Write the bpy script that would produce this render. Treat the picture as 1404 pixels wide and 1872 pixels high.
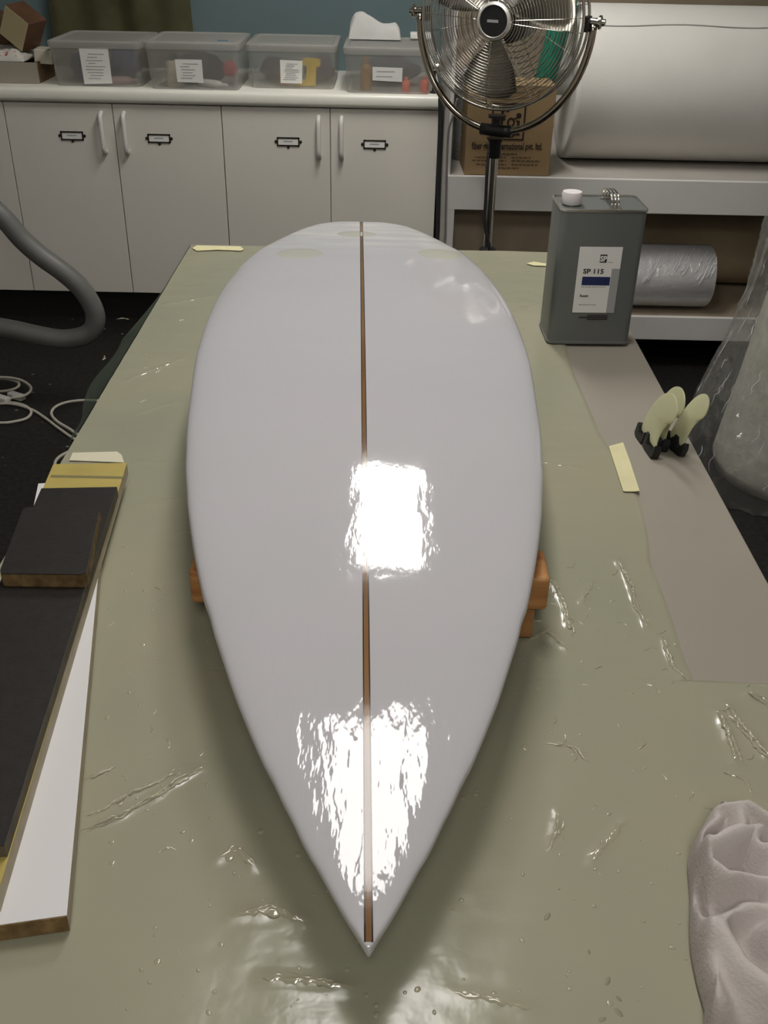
import bpy, bmesh, math, random
from mathutils import Vector, Matrix, noise

random.seed(7)
for o in list(bpy.data.objects):
    bpy.data.objects.remove(o, do_unlink=True)
scene = bpy.context.scene
col = scene.collection

# ------------------------------------------------------------------ camera
W, H, FPX = 1404.0, 1872.0, 1839.0
CAMH = 1.60
PITCH, ROLL = math.radians(31.3), math.radians(1.2)
fwd = Vector((0, math.cos(PITCH), -math.sin(PITCH)))
rt0 = Vector((1, 0, 0))
dn0 = fwd.cross(rt0)
rgt = rt0 * math.cos(ROLL) - dn0 * math.sin(ROLL)
dwn = dn0 * math.cos(ROLL) + rt0 * math.sin(ROLL)
cam_d = bpy.data.cameras.new('camera')
cam = bpy.data.objects.new('camera', cam_d)
col.objects.link(cam)
cam_d.sensor_fit = 'VERTICAL'
cam_d.sensor_height = 36.0
cam_d.sensor_width = 27.0
cam_d.lens = 36.0 * FPX / H
cam_d.clip_start = 0.02
m3 = Matrix((rgt, -dwn, -fwd)).transposed()
cam.matrix_world = Matrix.Translation((0, 0, CAMH)) @ m3.to_4x4()
scene.camera = cam

# ------------------------------------------------------------------ world, light, exposure
world = bpy.data.worlds.new('world')
scene.world = world
world.use_nodes = True
world.node_tree.nodes['Background'].inputs[0].default_value = (0.9, 0.95, 1.0, 1)
world.node_tree.nodes['Background'].inputs[1].default_value = 0.0
scene.view_settings.view_transform = 'Standard'
scene.view_settings.look = 'None'
scene.view_settings.gamma = 1.0
scene.view_settings.use_curve_mapping = False
scene.view_settings.exposure = 0.0
LAMP_FAR, LAMP_NEAR, LAMP_REAR_FILL = 34.0, 16.0, 20.0          # emission of the ceiling panels, the rear one an added, unseen fill
CEIL = 2.70

# ------------------------------------------------------------------ pixel helpers (photo pixels -> points on known planes)
def ray(px, py):
    return fwd + rgt * ((px - W / 2) / FPX) + dwn * ((py - H / 2) / FPX)
def PZ(px, py, z):
    v = ray(px, py); t = (z - CAMH) / v.z
    return Vector((v.x * t, v.y * t, z))
def PY(px, py, y):
    v = ray(px, py); t = y / v.y
    return Vector((v.x * t, y, CAMH + v.z * t))

# ------------------------------------------------------------------ materials
MATS = {}
def mat(name, color, rough=0.6, metal=0.0, spec=0.5, var=0.0, vscale=6.0, bump=0.0, bscale=60.0,
        alpha=1.0, trans=0.0, ior=1.45, coat=0.0, color2=None, stretch=None, detail=4.0, emit=None, estr=0.0, bdist=0.002):
    if name in MATS: return MATS[name]
    m = bpy.data.materials.new(name); m.use_nodes = True
    nt = m.node_tree; N = nt.nodes; L = nt.links
    b = N['Principled BSDF']
    b.inputs['Base Color'].default_value = (*color, 1)
    b.inputs['Roughness'].default_value = rough
    b.inputs['Metallic'].default_value = metal
    b.inputs['Specular IOR Level'].default_value = spec
    b.inputs['IOR'].default_value = ior
    b.inputs['Alpha'].default_value = alpha
    b.inputs['Transmission Weight'].default_value = trans
    b.inputs['Coat Weight'].default_value = coat
    if emit:
        b.inputs['Emission Color'].default_value = (*emit, 1)
        b.inputs['Emission Strength'].default_value = estr
    if var or bump:
        tc = N.new('ShaderNodeTexCoord')
        mp = N.new('ShaderNodeMapping')
        if stretch: mp.inputs['Scale'].default_value = stretch
        L.new(tc.outputs['Object'], mp.inputs['Vector'])
    if var:
        nz = N.new('ShaderNodeTexNoise'); nz.inputs['Scale'].default_value = vscale
        nz.inputs['Detail'].default_value = detail
        L.new(mp.outputs[0], nz.inputs['Vector'])
        rp = N.new('ShaderNodeValToRGB')
        c2 = color2 if color2 else tuple(max(0, c * (1 - var)) for c in color)
        rp.color_ramp.elements[0].color = (*c2, 1); rp.color_ramp.elements[0].position = 0.3
        rp.color_ramp.elements[1].color = (*color, 1); rp.color_ramp.elements[1].position = 0.7
        L.new(nz.outputs['Fac'], rp.inputs['Fac']); L.new(rp.outputs['Color'], b.inputs['Base Color'])
    if bump:
        nb = N.new('ShaderNodeTexNoise'); nb.inputs['Scale'].default_value = bscale; nb.inputs['Detail'].default_value = 3
        L.new(mp.outputs[0], nb.inputs['Vector'])
        bp = N.new('ShaderNodeBump'); bp.inputs['Strength'].default_value = bump; bp.inputs['Distance'].default_value = bdist
        L.new(nb.outputs['Fac'], bp.inputs['Height']); L.new(bp.outputs['Normal'], b.inputs['Normal'])
    MATS[name] = m
    return m

def film_mat(name, tint, white=0.25, gloss=0.12, rough=0.12, bump=0.5, bscale=25, dcol=(.8, .8, .78)):
    """thin plastic film: mostly see-through, a little milky, shiny"""
    if name in MATS: return MATS[name]
    m = bpy.data.materials.new(name); m.use_nodes = True
    nt = m.node_tree; N = nt.nodes; L = nt.links
    for n in list(N):
        if n.type != 'OUTPUT_MATERIAL': N.remove(n)
    out = [n for n in N if n.type == 'OUTPUT_MATERIAL'][0]
    tr = N.new('ShaderNodeBsdfTransparent'); tr.inputs[0].default_value = (*tint, 1)
    df = N.new('ShaderNodeBsdfDiffuse'); df.inputs[0].default_value = (*dcol, 1)
    tl = N.new('ShaderNodeBsdfTranslucent'); tl.inputs[0].default_value = (*dcol, 1)
    gl = N.new('ShaderNodeBsdfGlossy'); gl.inputs['Roughness'].default_value = rough
    tc = N.new('ShaderNodeTexCoord'); nz = N.new('ShaderNodeTexNoise'); nz.inputs['Scale'].default_value = bscale
    nz.inputs['Detail'].default_value = 5
    L.new(tc.outputs['Object'], nz.inputs['Vector'])
    bp = N.new('ShaderNodeBump'); bp.inputs['Strength'].default_value = bump; bp.inputs['Distance'].default_value = 0.01
    L.new(nz.outputs['Fac'], bp.inputs['Height']); L.new(bp.outputs['Normal'], gl.inputs['Normal'])
    a = N.new('ShaderNodeMixShader'); a.inputs[0].default_value = 0.5
    L.new(df.outputs[0], a.inputs[1]); L.new(tl.outputs[0], a.inputs[2])
    b = N.new('ShaderNodeMixShader'); b.inputs[0].default_value = white
    L.new(tr.outputs[0], b.inputs[1]); L.new(a.outputs[0], b.inputs[2])
    c = N.new('ShaderNodeMixShader'); c.inputs[0].default_value = gloss
    L.new(b.outputs[0], c.inputs[1]); L.new(gl.outputs[0], c.inputs[2])
    L.new(c.outputs[0], out.inputs[0])
    MATS[name] = m
    return m

# ------------------------------------------------------------------ mesh helpers
def link(name, bm_or_me, m, parent=None, smooth=False, loc=None):
    if isinstance(bm_or_me, bmesh.types.BMesh):
        me = bpy.data.meshes.new(name)
        bmesh.ops.recalc_face_normals(bm_or_me, faces=bm_or_me.faces)
        bm_or_me.to_mesh(me); bm_or_me.free()
    else:
        me = bm_or_me
    if smooth:
        for p in me.polygons: p.use_smooth = True
    if m: 
        if not me.materials: me.materials.append(m)
    o = bpy.data.objects.new(name, me)
    col.objects.link(o)
    if loc is not None: o.location = loc
    if parent:
        o.parent = parent
        o.matrix_parent_inverse = parent.matrix_basis.inverted()
    return o

def tag(o, label=None, cat=None, group=None, kind=None):
    if label: o['label'] = label
    if cat: o['category'] = cat
    if group: o['group'] = group
    if kind: o['kind'] = kind
    return o

def thing(name, label, cat, loc=(0, 0, 0), group=None):
    o = bpy.data.objects.new(name, None); col.objects.link(o)
    o.location = loc; o.empty_display_size = 0.05
    return tag(o, label, cat, group)

def add_box(bm, lo, hi, bev=0.0, seg=2, mtx=None):
    r = bmesh.ops.create_cube(bm, size=1.0)
    vs = r['verts']
    lo = Vector(lo); hi = Vector(hi)
    for v in vs:
        v.co = Vector((lo.x + (v.co.x + .5) * (hi.x - lo.x), lo.y + (v.co.y + .5) * (hi.y - lo.y), lo.z + (v.co.z + .5) * (hi.z - lo.z)))
    if bev > 0:
        es = list({e for v in vs for e in v.link_edges})
        rr = bmesh.ops.bevel(bm, geom=es, offset=bev, segments=seg, affect='EDGES', profile=0.5)
        vs = list({v for f in rr['faces'] for v in f.verts} | {v for v in vs if v.is_valid})
    if mtx is not None:
        for v in vs: v.co = mtx @ v.co
    return vs

def box(name, lo, hi, m, parent=None, bev=0.0, seg=2, mtx=None, smooth=False):
    bm = bmesh.new(); add_box(bm, lo, hi, bev, seg, mtx)
    return link(name, bm, m, parent, smooth)

def catmull(pts, n=8, closed=False):
    pts = [Vector(p) for p in pts]; out = []
    N = len(pts)
    rng = N if closed else N - 1
    for i in range(rng):
        g = lambda k: pts[k % N] if closed else pts[min(max(k, 0), N - 1)]
        p0, p1, p2, p3 = g(i - 1), g(i), g(i + 1), g(i + 2)
        for j in range(n):
            t = j / n
            out.append(0.5 * ((2 * p1) + (p2 - p0) * t + (2 * p0 - 5 * p1 + 4 * p2 - p3) * t * t + (3 * p1 - p0 - 3 * p2 + p3) * t ** 3))
    if not closed: out.append(pts[-1].copy())
    return out

def add_tube(bm, pts, r, seg=8, closed=False, cap=True):
    pts = [Vector(p) for p in pts]; n = len(pts)
    rad = r if callable(r) else (lambda t: r)
    rings = []; up = None
    for i, p in enumerate(pts):
        a = pts[(i - 1) % n] if (closed or i > 0) else pts[i]
        b = pts[(i + 1) % n] if (closed or i < n - 1) else pts[i]
        t = (b - a).normalized()
        if up is None:
            up = t.orthogonal().normalized()
        up = (up - t * up.dot(t))
        up = up.normalized() if up.length > 1e-6 else t.orthogonal().normalized()
        s = t.cross(up)
        rr = rad(i / max(1, n - 1))
        rings.append([bm.verts.new(p + (up * math.cos(2 * math.pi * k / seg) + s * math.sin(2 * math.pi * k / seg)) * rr) for k in range(seg)])
    for i in range(n if closed else n - 1):
        A, B = rings[i], rings[(i + 1) % n]
        for k in range(seg):
            bm.faces.new((A[k], A[(k + 1) % seg], B[(k + 1) % seg], B[k]))
    if cap and not closed:
        bm.faces.new(list(reversed(rings[0]))); bm.faces.new(rings[-1])

def tube(name, pts, r, m, parent=None, seg=8, closed=False):
    bm = bmesh.new(); add_tube(bm, pts, r, seg, closed)
    return link(name, bm, m, parent, True)

def add_lathe(bm, prof, seg=24, mtx=None, cap=True):
    """prof: (radius, height) list, about local Z"""
    rings = []
    for r, h in prof:
        ring = []
        for k in range(seg):
            a = 2 * math.pi * k / seg
            co = Vector((r * math.cos(a), r * math.sin(a), h))
            ring.append(bm.verts.new(mtx @ co if mtx is not None else co))
        rings.append(ring)
    for i in range(len(rings) - 1):
        for k in range(seg):
            bm.faces.new((rings[i][k], rings[i][(k + 1) % seg], rings[i + 1][(k + 1) % seg], rings[i + 1][k]))
    if cap:
        bm.faces.new(list(reversed(rings[0]))); bm.faces.new(rings[-1])

def lathe(name, prof, m, parent=None, seg=24, mtx=None, smooth=True, cap=True):
    bm = bmesh.new(); add_lathe(bm, prof, seg, mtx, cap)
    o = link(name, bm, m, parent, smooth)
    if smooth: autosmooth(o)
    return o

def autosmooth(o, ang=40):
    me = o.data
    for p in me.polygons: p.use_smooth = True
    bm = bmesh.new(); bm.from_mesh(me)
    for e in bm.edges:
        if len(e.link_faces) == 2 and e.calc_face_angle(0) > math.radians(ang): e.smooth = False
    bm.to_mesh(me); bm.free()

def prism(name, outline, z0, z1, m, parent=None, bev=0.0, mtx=None):
    """outline: 2D pts (x,y) extruded z0..z1"""
    bm = bmesh.new()
    lo = [bm.verts.new((x, y, z0)) for x, y in outline]
    hi = [bm.verts.new((x, y, z1)) for x, y in outline]
    n = len(outline)
    bm.faces.new(list(reversed(lo))); bm.faces.new(hi)
    for i in range(n): bm.faces.new((lo[i], lo[(i + 1) % n], hi[(i + 1) % n], hi[i]))
    if bev:
        bmesh.ops.recalc_face_normals(bm, faces=bm.faces)
        bmesh.ops.bevel(bm, geom=[e for e in bm.edges], offset=bev, segments=2, affect='EDGES')
    if mtx is not None: bmesh.ops.transform(bm, matrix=mtx, verts=bm.verts)
    return link(name, bm, m, parent)

def text_mesh(name, s, size, m, parent, mtx, align='LEFT', depth=0.0, xscale=1.0, bold=0.0):
    cu = bpy.data.curves.new(name, 'FONT'); cu.body = s; cu.size = size; cu.align_x = align
    cu.extrude = depth; cu.offset = bold; cu.resolution_u = 3
    to = bpy.data.objects.new(name, cu); col.objects.link(to)
    dg = bpy.context.evaluated_depsgraph_get()
    me = bpy.data.meshes.new_from_object(to.evaluated_get(dg))
    bpy.data.objects.remove(to, do_unlink=True)
    me.transform(Matrix.Diagonal((xscale, 1, 1, 1)))
    me.transform(mtx)
    me.materials.clear()
    return link(name, me, m, parent)

def frame(origin, xdir, ydir):
    """4x4 with local x, y axes given; z = x cross y"""
    x = Vector(xdir).normalized(); y = Vector(ydir); y = (y - x * y.dot(x)).normalized(); z = x.cross(y)
    M = Matrix((x, y, z)).transposed().to_4x4(); M.translation = Vector(origin)
    return M

def fbm(x, y, z=0.0, o=4):
    return noise.fractal(Vector((x, y, z)), 1.0, 2.0, o)

def smoothstep(a, b, x):
    t = min(1, max(0, (x - a) / (b - a))); return t * t * (3 - 2 * t)

# ------------------------------------------------------------------ colours
M_white = mat('white_laminate', (.66, .645, .60), .38, var=.05, vscale=3)
M_door = mat('door_laminate', (.70, .665, .60), .45, var=.04, vscale=3)
M_plinth = mat('black_plinth', (.012, .011, .011), .5)
M_black = mat('black_plastic', (.015, .015, .015), .4)
M_rubber = mat('black_rubber', (.02, .02, .022), .6)
M_chrome = mat('chrome', (.75, .72, .66), .14, metal=1.0)
M_steel = mat('brushed_steel', (.6, .58, .54), .3, metal=1.0)
M_wood = mat('raw_wood', (.42, .22, .08), .6, var=.5, vscale=4, stretch=(1, 9, 9), color2=(.22, .09, .03))
M_paper = mat('white_paper', (.78, .77, .74), .8)
M_ink = mat('printed_ink', (.03, .025, .025), .8)
M_tape = mat('masking_tape', (.74, .68, .40), .6, var=.1, vscale=20)
M_dark_wood = mat('dark_wood', (.16, .08, .04), .6, var=.4, vscale=8, stretch=(1, 6, 6))
M_greyline = mat('grey_print', (.34, .33, .33), .8)

# ================================================================== SETTING
T = 0.80             # table top height
YC = 4.20            # cabinet front
YB = 4.80            # back wall
XL, XR, YN = -2.6, 2.4, -2.2

fm = bpy.data.materials.new('speckled_floor'); fm.use_nodes = True
nt = fm.node_tree; b = nt.nodes['Principled BSDF']
tc = nt.nodes.new('ShaderNodeTexCoord')
vo = nt.nodes.new('ShaderNodeTexVoronoi'); vo.inputs['Scale'].default_value = 11
nz = nt.nodes.new('ShaderNodeTexNoise'); nz.inputs['Scale'].default_value = 60; nz.inputs['Detail'].default_value = 5
r1 = nt.nodes.new('ShaderNodeValToRGB'); r1.color_ramp.elements[0].position = .035; r1.color_ramp.elements[0].color = (1, 1, 1, 1)
r1.color_ramp.elements[1].position = .075; r1.color_ramp.elements[1].color = (0, 0, 0, 1)
r2 = nt.nodes.new('ShaderNodeValToRGB'); r2.color_ramp.elements[0].color = (.004, .004, .004, 1); r2.color_ramp.elements[0].position = .35
r2.color_ramp.elements[1].color = (.019, .017, .014, 1); r2.color_ramp.elements[1].position = .75
mx = nt.nodes.new('ShaderNodeMixRGB'); mx.inputs['Color2'].default_value = (.20, .18, .15, 1)
for n in (vo, nz): nt.links.new(tc.outputs['Object'], n.inputs['Vector'])
nt.links.new(vo.outputs['Distance'], r1.inputs[0]); nt.links.new(nz.outputs['Fac'], r2.inputs[0])
nt.links.new(r1.outputs[0], mx.inputs['Fac']); nt.links.new(r2.outputs[0], mx.inputs['Color1'])
nt.links.new(mx.outputs[0], b.inputs['Base Color']); b.inputs['Roughness'].default_value = .6; b.inputs['Specular IOR Level'].default_value = .3

M_wall_teal = mat('teal_wall_paint', (.135, .195, .205), .7, var=.08, vscale=4, bump=.2, bscale=180)
M_wall_pale = mat('pale_wall_paint', (.62, .60, .56), .8, var=.05, vscale=3)
M_ceil = mat('ceiling_paint', (.68, .66, .62), .9, var=.04, vscale=3)

def structure(o, label, cat=None):
    o['kind'] = 'structure'; o['label'] = label
    if cat: o['category'] = cat
    return o
structure(box('floor', (XL, YN, -.1), (XR, YB, 0), fm), 'black speckled rubber workshop floor', 'floor')
structure(box('wall_back', (XL - .1, YB, -.1), (XR + .1, YB + .1, CEIL + .1), M_wall_teal), 'teal painted wall behind the bench', 'wall')
structure(box('wall_left', (XL - .1, YN, -.1), (XL, YB, CEIL + .1), M_wall_pale), 'pale wall left of the bench', 'wall')
structure(box('wall_right', (XR, YN, -.1), (XR + .1, YB, CEIL + .1), M_wall_pale), 'pale wall right of the storage rack', 'wall')
structure(box('wall_front', (XL - .1, YN - .1, -.1), (XR + .1, YN, CEIL + .1), M_wall_pale), 'pale wall behind the viewer', 'wall')
structure(box('ceiling', (XL - .1, YN - .1, CEIL), (XR + .1, YB + .1, CEIL + .1), M_ceil), 'grey workshop ceiling', 'ceiling')

def ceiling_lamp(x0, x1, y0, y1, strength, label, ecol):
    t = thing('ceiling_light', label, 'ceiling light', ((x0 + x1) / 2, (y0 + y1) / 2, CEIL))
    f = .025
    bm = bmesh.new()
    add_box(bm, (x0 - f, y0 - f, CEIL - .05), (x1 + f, y0, CEIL)); add_box(bm, (x0 - f, y1, CEIL - .05), (x1 + f, y1 + f, CEIL))
    add_box(bm, (x0 - f, y0, CEIL - .05), (x0, y1, CEIL)); add_box(bm, (x1, y0, CEIL - .05), (x1 + f, y1, CEIL))
    link('lamp_frame', bm, M_white, t)
    box('diffuser', (x0, y0, CEIL - .045), (x1, y1, CEIL - .02), mat('lamp_diffuser_%d' % int(y0 * 100), (.8, .8, .8), .5, emit=ecol, estr=strength), t)
ceiling_lamp(-.11, .18, 2.72, 3.68, LAMP_FAR, 'bright ceiling light panel over the gap before the cabinets', (1.0, .98, .93))
ceiling_lamp(-.24, .20, 1.12, 1.82, LAMP_NEAR, 'bright ceiling light panel over the pointed nose of the board', (1.0, .965, .93))
ceiling_lamp(-.20, .20, -1.30, -.40, LAMP_REAR_FILL, 'unseen ceiling light panel added as fill behind the viewer', (1.0, .965, .90))  # added panel, out of view, to brighten cabinet and can fronts

# ================================================================== WORK TABLE
XT0, XT1, YT0, YT1 = -.530, .535, .30, 2.668
tab = thing('work_table', 'large white laminate work table under the surfboard', 'table', (0, 1.5, 0))
M_tabtop = mat('cream_table_laminate', (.325, .297, .245), .42, var=.06, vscale=2.5)
box('table_top', (XT0, YT0, T - .035), (XT1, YT1, T), M_tabtop, tab, bev=.002)
M_leg = mat('table_frame_grey', (.12, .12, .12), .5)
for x in (XT0 + .06, XT1 - .12):
    for y in (YT0 + .1, YT1 - .16):
        box('leg', (x, y, 0), (x + .06, y + .06, T - .035), M_leg, tab, bev=.003)
for x in (XT0 + .07, XT1 - .11):
    box('side_rail', (x, YT0 + .16, T - .11), (x + .04, YT1 - .16, T - .035), M_leg, tab)

# ------------------------------------------------------------------ plastic sheet
# wavy right edge of the sheet, photo pixels -> table plane
edge_px = [(1008, 462), (1015, 520), (1022, 575), (1038, 645), (1052, 690), (1075, 740), (1098, 795), (1128, 840), (1158, 885), (1176, 940), (1186, 985),
           (1190, 1030), (1206, 1070), (1222, 1112), (1240, 1165), (1252, 1205), (1272, 1250)]
edge = [PZ(a, b_, T) for a, b_ in edge_px]
NEARY = edge[-1].y
def right_edge(y):
    if y >= edge[0].y: return edge[0].x
    for i in range(len(edge) - 1):
        a, c = edge[i], edge[i + 1]
        if c.y <= y <= a.y:
            return a.x + (c.x - a.x) * (a.y - y) / max(1e-6, a.y - c.y)
    return XT1 - .001
# raised creases: (pixel polyline, height, width)
ridges_px = [([(150, 1525), (215, 1500), (280, 1465), (330, 1430), (372, 1408)], .0045, .0045),
             ([(150, 1502), (200, 1478), (260, 1448), (345, 1405)], .0035, .004),
             ([(155, 1432), (212, 1408)], .003, .004),
             ([(1128, 1028), (1150, 1075), (1165, 1115), (1182, 1155)], .005, .005),
             ([(1085, 1068), (1062, 1108)], .004, .005),
             ([(1212, 1172), (1226, 1215), (1250, 1245)], .004, .005),
             ([(1310, 1305), (1330, 1350), (1345, 1400)], .006, .0075),
             ([(1325, 1295), (1362, 1340), (1404, 1392)], .006, .0075),
             ([(1365, 1275), (1404, 1290)], .006, .0075), ([(1320, 1415), (1360, 1430), (1378, 1460)], .003, .004),
             ([(1000, 1365), (1050, 1372), (1075, 1400)], .003, .004), ([(1005, 1560), (1018, 1520), (1022, 1490)], .003, .005),
             ([(1080, 1580), (1120, 1530), (1150, 1500)], .003, .007),
             ([(985, 1060), (1010, 1070), (1035, 1115), (1038, 1150)], .004, .006), ([(960, 1180), (1000, 1160), (1040, 1195)], .004, .006),
             ([(150, 848), (240, 846), (338, 849)], .002, .005), ([(985, 850), (1060, 858)], .002, .005),
             ([(200, 1220), (300, 1215)], .0012, .006), ([(250, 930), (335, 915)], .0015, .006),
             ([(480, 1795), (560, 1800), (650, 1812)], .004, .006), ([(420, 1680), (500, 1662), (560, 1690)], .003, .008), ([(820, 1820), (980, 1848)], .002, .006),
             ([(395, 1575), (430, 1555), (465, 1590)], .003, .007), ([(880, 590), (985, 560)], .002, .006),
             ([(230, 700), (330, 660)], .002, .007), ([(300, 560), (390, 545)], .002, .007), ([(250, 760), (320, 740)], .0016, .008)]
ridges = [([PZ(a, b_, T).to_2d() for a, b_ in pl], h, w) for pl, h, w in ridges_px]
def ridge_h(p):
    z = 0
    for pl, h, w in ridges:
        for i in range(len(pl) - 1):
            a, c = pl[i], pl[i + 1]; d = c - a; L2 = d.length_squared
            t = min(1, max(0, (p - a).dot(d) / L2))
            q = (p - (a + d * t)).length
            if q < w * 2.5:
                n = .55 + .45 * noise.noise(Vector((p.x * 45, p.y * 45, 3)))
                z = max(z, h * n * math.exp(-(q / w) ** 2 * 1.6))
    return z
def sheet_z(x, y):
    n = fbm(x * 7, y * 5, 1.0) * .0011 + abs(fbm(x * 3 + y * 4, y * 14, 5.0, 3)) * .0009
    return T + .0035 + n + ridge_h(Vector((x, y)))
bm = bmesh.new()
ny, nx = 430, 190
grid = []
for j in range(ny + 1):
    y = YT0 + .002 + (YT1 - .004 - YT0) * j / ny
    xr = right_edge(y)
    row = []
    for i in range(nx + 1):
        x = XT0 - .001 + (xr - XT0) * i / nx
        z = sheet_z(x, y)
        if i == nx: z = T + .0012
        row.append(bm.verts.new((x, y, z)))
    grid.append(row)
for j in range(ny):
    for i in range(nx):
        bm.faces.new((grid[j][i], grid[j][i + 1], grid[j + 1][i + 1], grid[j + 1][i]))
M_sheet = mat('green_plastic_sheet', (.355, .335, .24), .18, spec=.5, var=.10, vscale=3.0, color2=(.305, .305, .225), bump=.2, bscale=30, bdist=.004)
sheet = thing('plastic_sheet', 'wrinkled glossy green plastic sheet spread over the work table', 'plastic sheet', (0, 1.5, T + .002))
link('sheet_surface', bm, M_sheet, sheet, True)
# flap hanging over the left table edge
bm = bmesh.new(); rows = []
for j in range(81):
    f = j / 80; y = 1.55 + (YT1 - 1.55) * f
    hang = .02 + .10 * smoothstep(0, .5, f) + .03 * math.sin(f * 9)
    row = []
    for i in range(9):
        g = i / 8
        flare = .018 * g + (.072 * smoothstep(.0, .3, f) * (1 - smoothstep(.6, .97, f)) + .008 * math.sin(f * 21)) * g
        row.append(bm.verts.new((XT0 - .0035 - max(flare, .001 * g), y, T + .0035 - hang * g)))
    rows.append(row)
for j in range(80):
    for i in range(8): bm.faces.new((rows[j][i], rows[j][i + 1], rows[j + 1][i + 1], rows[j + 1][i]))
link('hanging_flap', bm, film_mat('green_film_flap', (.55, .68, .58), .55, .08, .2, .4, 20, (.20, .25, .19)), sheet, True)

# resin droplets spattered on the sheet
# sharp little creases of the film that catch the light
bm = bmesh.new(); rc = random.Random(5)
def crease(pl, h, w):
    L_ = sum((pl[i + 1] - pl[i]).length for i in range(len(pl) - 1)); n = max(4, int(L_ / .0035)); prev = None
    ph = rc.uniform(0, 6)
    for k in range(n + 1):
        d_ = L_ * k / n; i = 0
        while i < len(pl) - 2 and d_ > (pl[i + 1] - pl[i]).length: d_ -= (pl[i + 1] - pl[i]).length; i += 1
        e = pl[i + 1] - pl[i]; p = pl[i] + e.normalized() * d_; nrm = Vector((-e.y, e.x)).normalized()
        p = p + nrm * (.0022 * noise.noise(Vector((d_ * 90 + ph, ph, i))) + .0012 * rc.uniform(-1, 1))
        f = min(1, 5 * k / n, 5 * (n - k) / n); ww = w * (.5 + .8 * rc.random()) * (.3 + .7 * f); hh = h * (.25 + .9 * rc.random()) * f
        if p.x > right_edge(p.y) - .004: prev = None; continue
        zb_ = sheet_z(p.x, p.y) - .0006
        row = []
        for s_, hz in ((-1, 0), (-.45, .65), (rc.uniform(-.15, .15), 1), (.45, .65), (1, 0)):
            q = p + nrm * (s_ * ww); row.append(bm.verts.new((q.x, q.y, zb_ + .0004 + hh * hz)))
        if prev:
            for j in range(4): bm.faces.new((prev[j], row[j], row[j + 1], prev[j + 1]))
        prev = row
for pl, h, w in ridges:
    crease(pl, h * .55, w * .45)
    crease([p + Vector((rc.uniform(-.006, .006), rc.uniform(-.006, .006))) for p in pl], h * .4, w * .35)
for k in range(70):
    px = rc.choice((rc.uniform(960, 1260), rc.uniform(1000, 1400), rc.uniform(180, 420), rc.uniform(220, 340))); py = rc.uniform(1000, 1500) if px > 900 else rc.uniform(560, 1650)
    p = PZ(px, py, T).to_2d(); a_ = rc.uniform(0, 3.1); l = rc.uniform(.006, .03)
    crease([p, p + Vector((math.cos(a_), math.sin(a_))) * l * .5, p + Vector((math.cos(a_ + .4), math.sin(a_ + .4))) * l], .0016, .0016)
for k in range(6):
    a0 = rc.uniform(0, 6); c_ = PZ(rc.uniform(985, 1045), rc.uniform(1050, 1190), T).to_2d()
    crease([c_ + Vector((math.cos(a0 + t * .5), math.sin(a0 + t * .5) * 1.5)) * .012 for t in range(6)], .002, .002)
cr = link('film_creases', bm, mat('green_film_crease', (.355, .335, .24), .07, spec=.7), sheet, True); cr['kind'] = 'stuff'
bm = bmesh.new()
rd = random.Random(11)
spots = []
fixed = [(420, 1570, 20), (500, 1670, 26), (935, 1500, 6), (960, 1372, 16), (1100, 1545, 7), (1190, 1620, 6), (385, 1500, 6), (345, 1330, 6), (740, 1820, 6), (1020, 1630, 6), (1040, 1780, 6), (325, 1745, 5), (380, 1650, 6)]
for a, b_, r in fixed: spots.append((PZ(a, b_, T), r * .00034))
for k in range(260):
    px = rd.uniform(180, 1260); py = rd.uniform(1000, 1860)
    p = PZ(px, py, T)
    cx = 0.012 - .0333 * p.y
    if p.x > right_edge(p.y) - .02: continue
    spots.append((p, rd.choice((.0012, .0016, .002, .0026, .0035))))
for p, r in spots:
    z = sheet_z(p.x, p.y) - .0003
    asp = rd.uniform(.6, 1.0); rot = rd.uniform(0, 3.1)
    prof = [(1.0, 0), (.92, .22), (.65, .42), (.3, .52)]
    M = Matrix.Translation((p.x, p.y, z)) @ Matrix.Rotation(rot, 4, 'Z') @ Matrix.Diagonal((r, r * asp, min(r, .0022) * .9, 1))
    add_lathe(bm, prof, 10, M)
dr = link('resin_droplets', bm, mat('clear_resin_drop', (.355, .335, .24), .03, spec=.7), sheet, True)
dr['kind'] = 'stuff'; dr['label'] = 'clear resin droplets spattered on the sheet'

# small dark smears and hairs on the sheet
bm = bmesh.new()
for a, b_, l in [(1000, 1680, .012), (1110, 1798, .012), (1130, 1830, .008), (1130, 1855, .012), (1100, 1868, .01), (1076, 1745, .006)]:
    p = PZ(a, b_, T); z = sheet_z(p.x, p.y)
    add_lathe(bm, [(1, 0), (.8, .5)], 9, Matrix.Translation((p.x, p.y, z - .0002)) @ Matrix.Rotation(a, 4, 'Z') @ Matrix.Diagonal((l * .45, l * .22, .0008, 1)))
sm = link('resin_smears', bm, mat('dull_smear', (.23, .22, .15), .5), sheet, True); sm['kind'] = 'stuff'

# ------------------------------------------------------------------ wooden rests under the board
def rest(name_lab, y0, w0, w1, ang, lab, lab2):
    b1 = box('wood_block', (w0 + .035, y0, T + .0078), (w1 - .014, y0 + .06, T + .052), M_wood, None, bev=.002)
    tag(b1, lab, 'wood block')
    b2 = box('wood_beam', (w0, y0 - .004, T + .0525), (w1, y0 + .064, T + .101), mat('orange_wood', (.50, .25, .085), .55, var=.5, vscale=5, stretch=(2, 10, 14), color2=(.27, .10, .03)), None, bev=.006, seg=3)
    tag(b2, lab2, 'wood block')
p = PZ(970, 1175, T)
rest('near', p.y, -.236, .204, 0, 'lower pale wood block standing on the sheet, carrying the orange wood beam', 'orange-brown wood beam lying directly under the middle of the board')
rest('far', 2.02, -.20, .12, 0, 'lower wood block hidden under the wide tail of the board', 'wood beam carrying the wide tail of the board')

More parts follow.
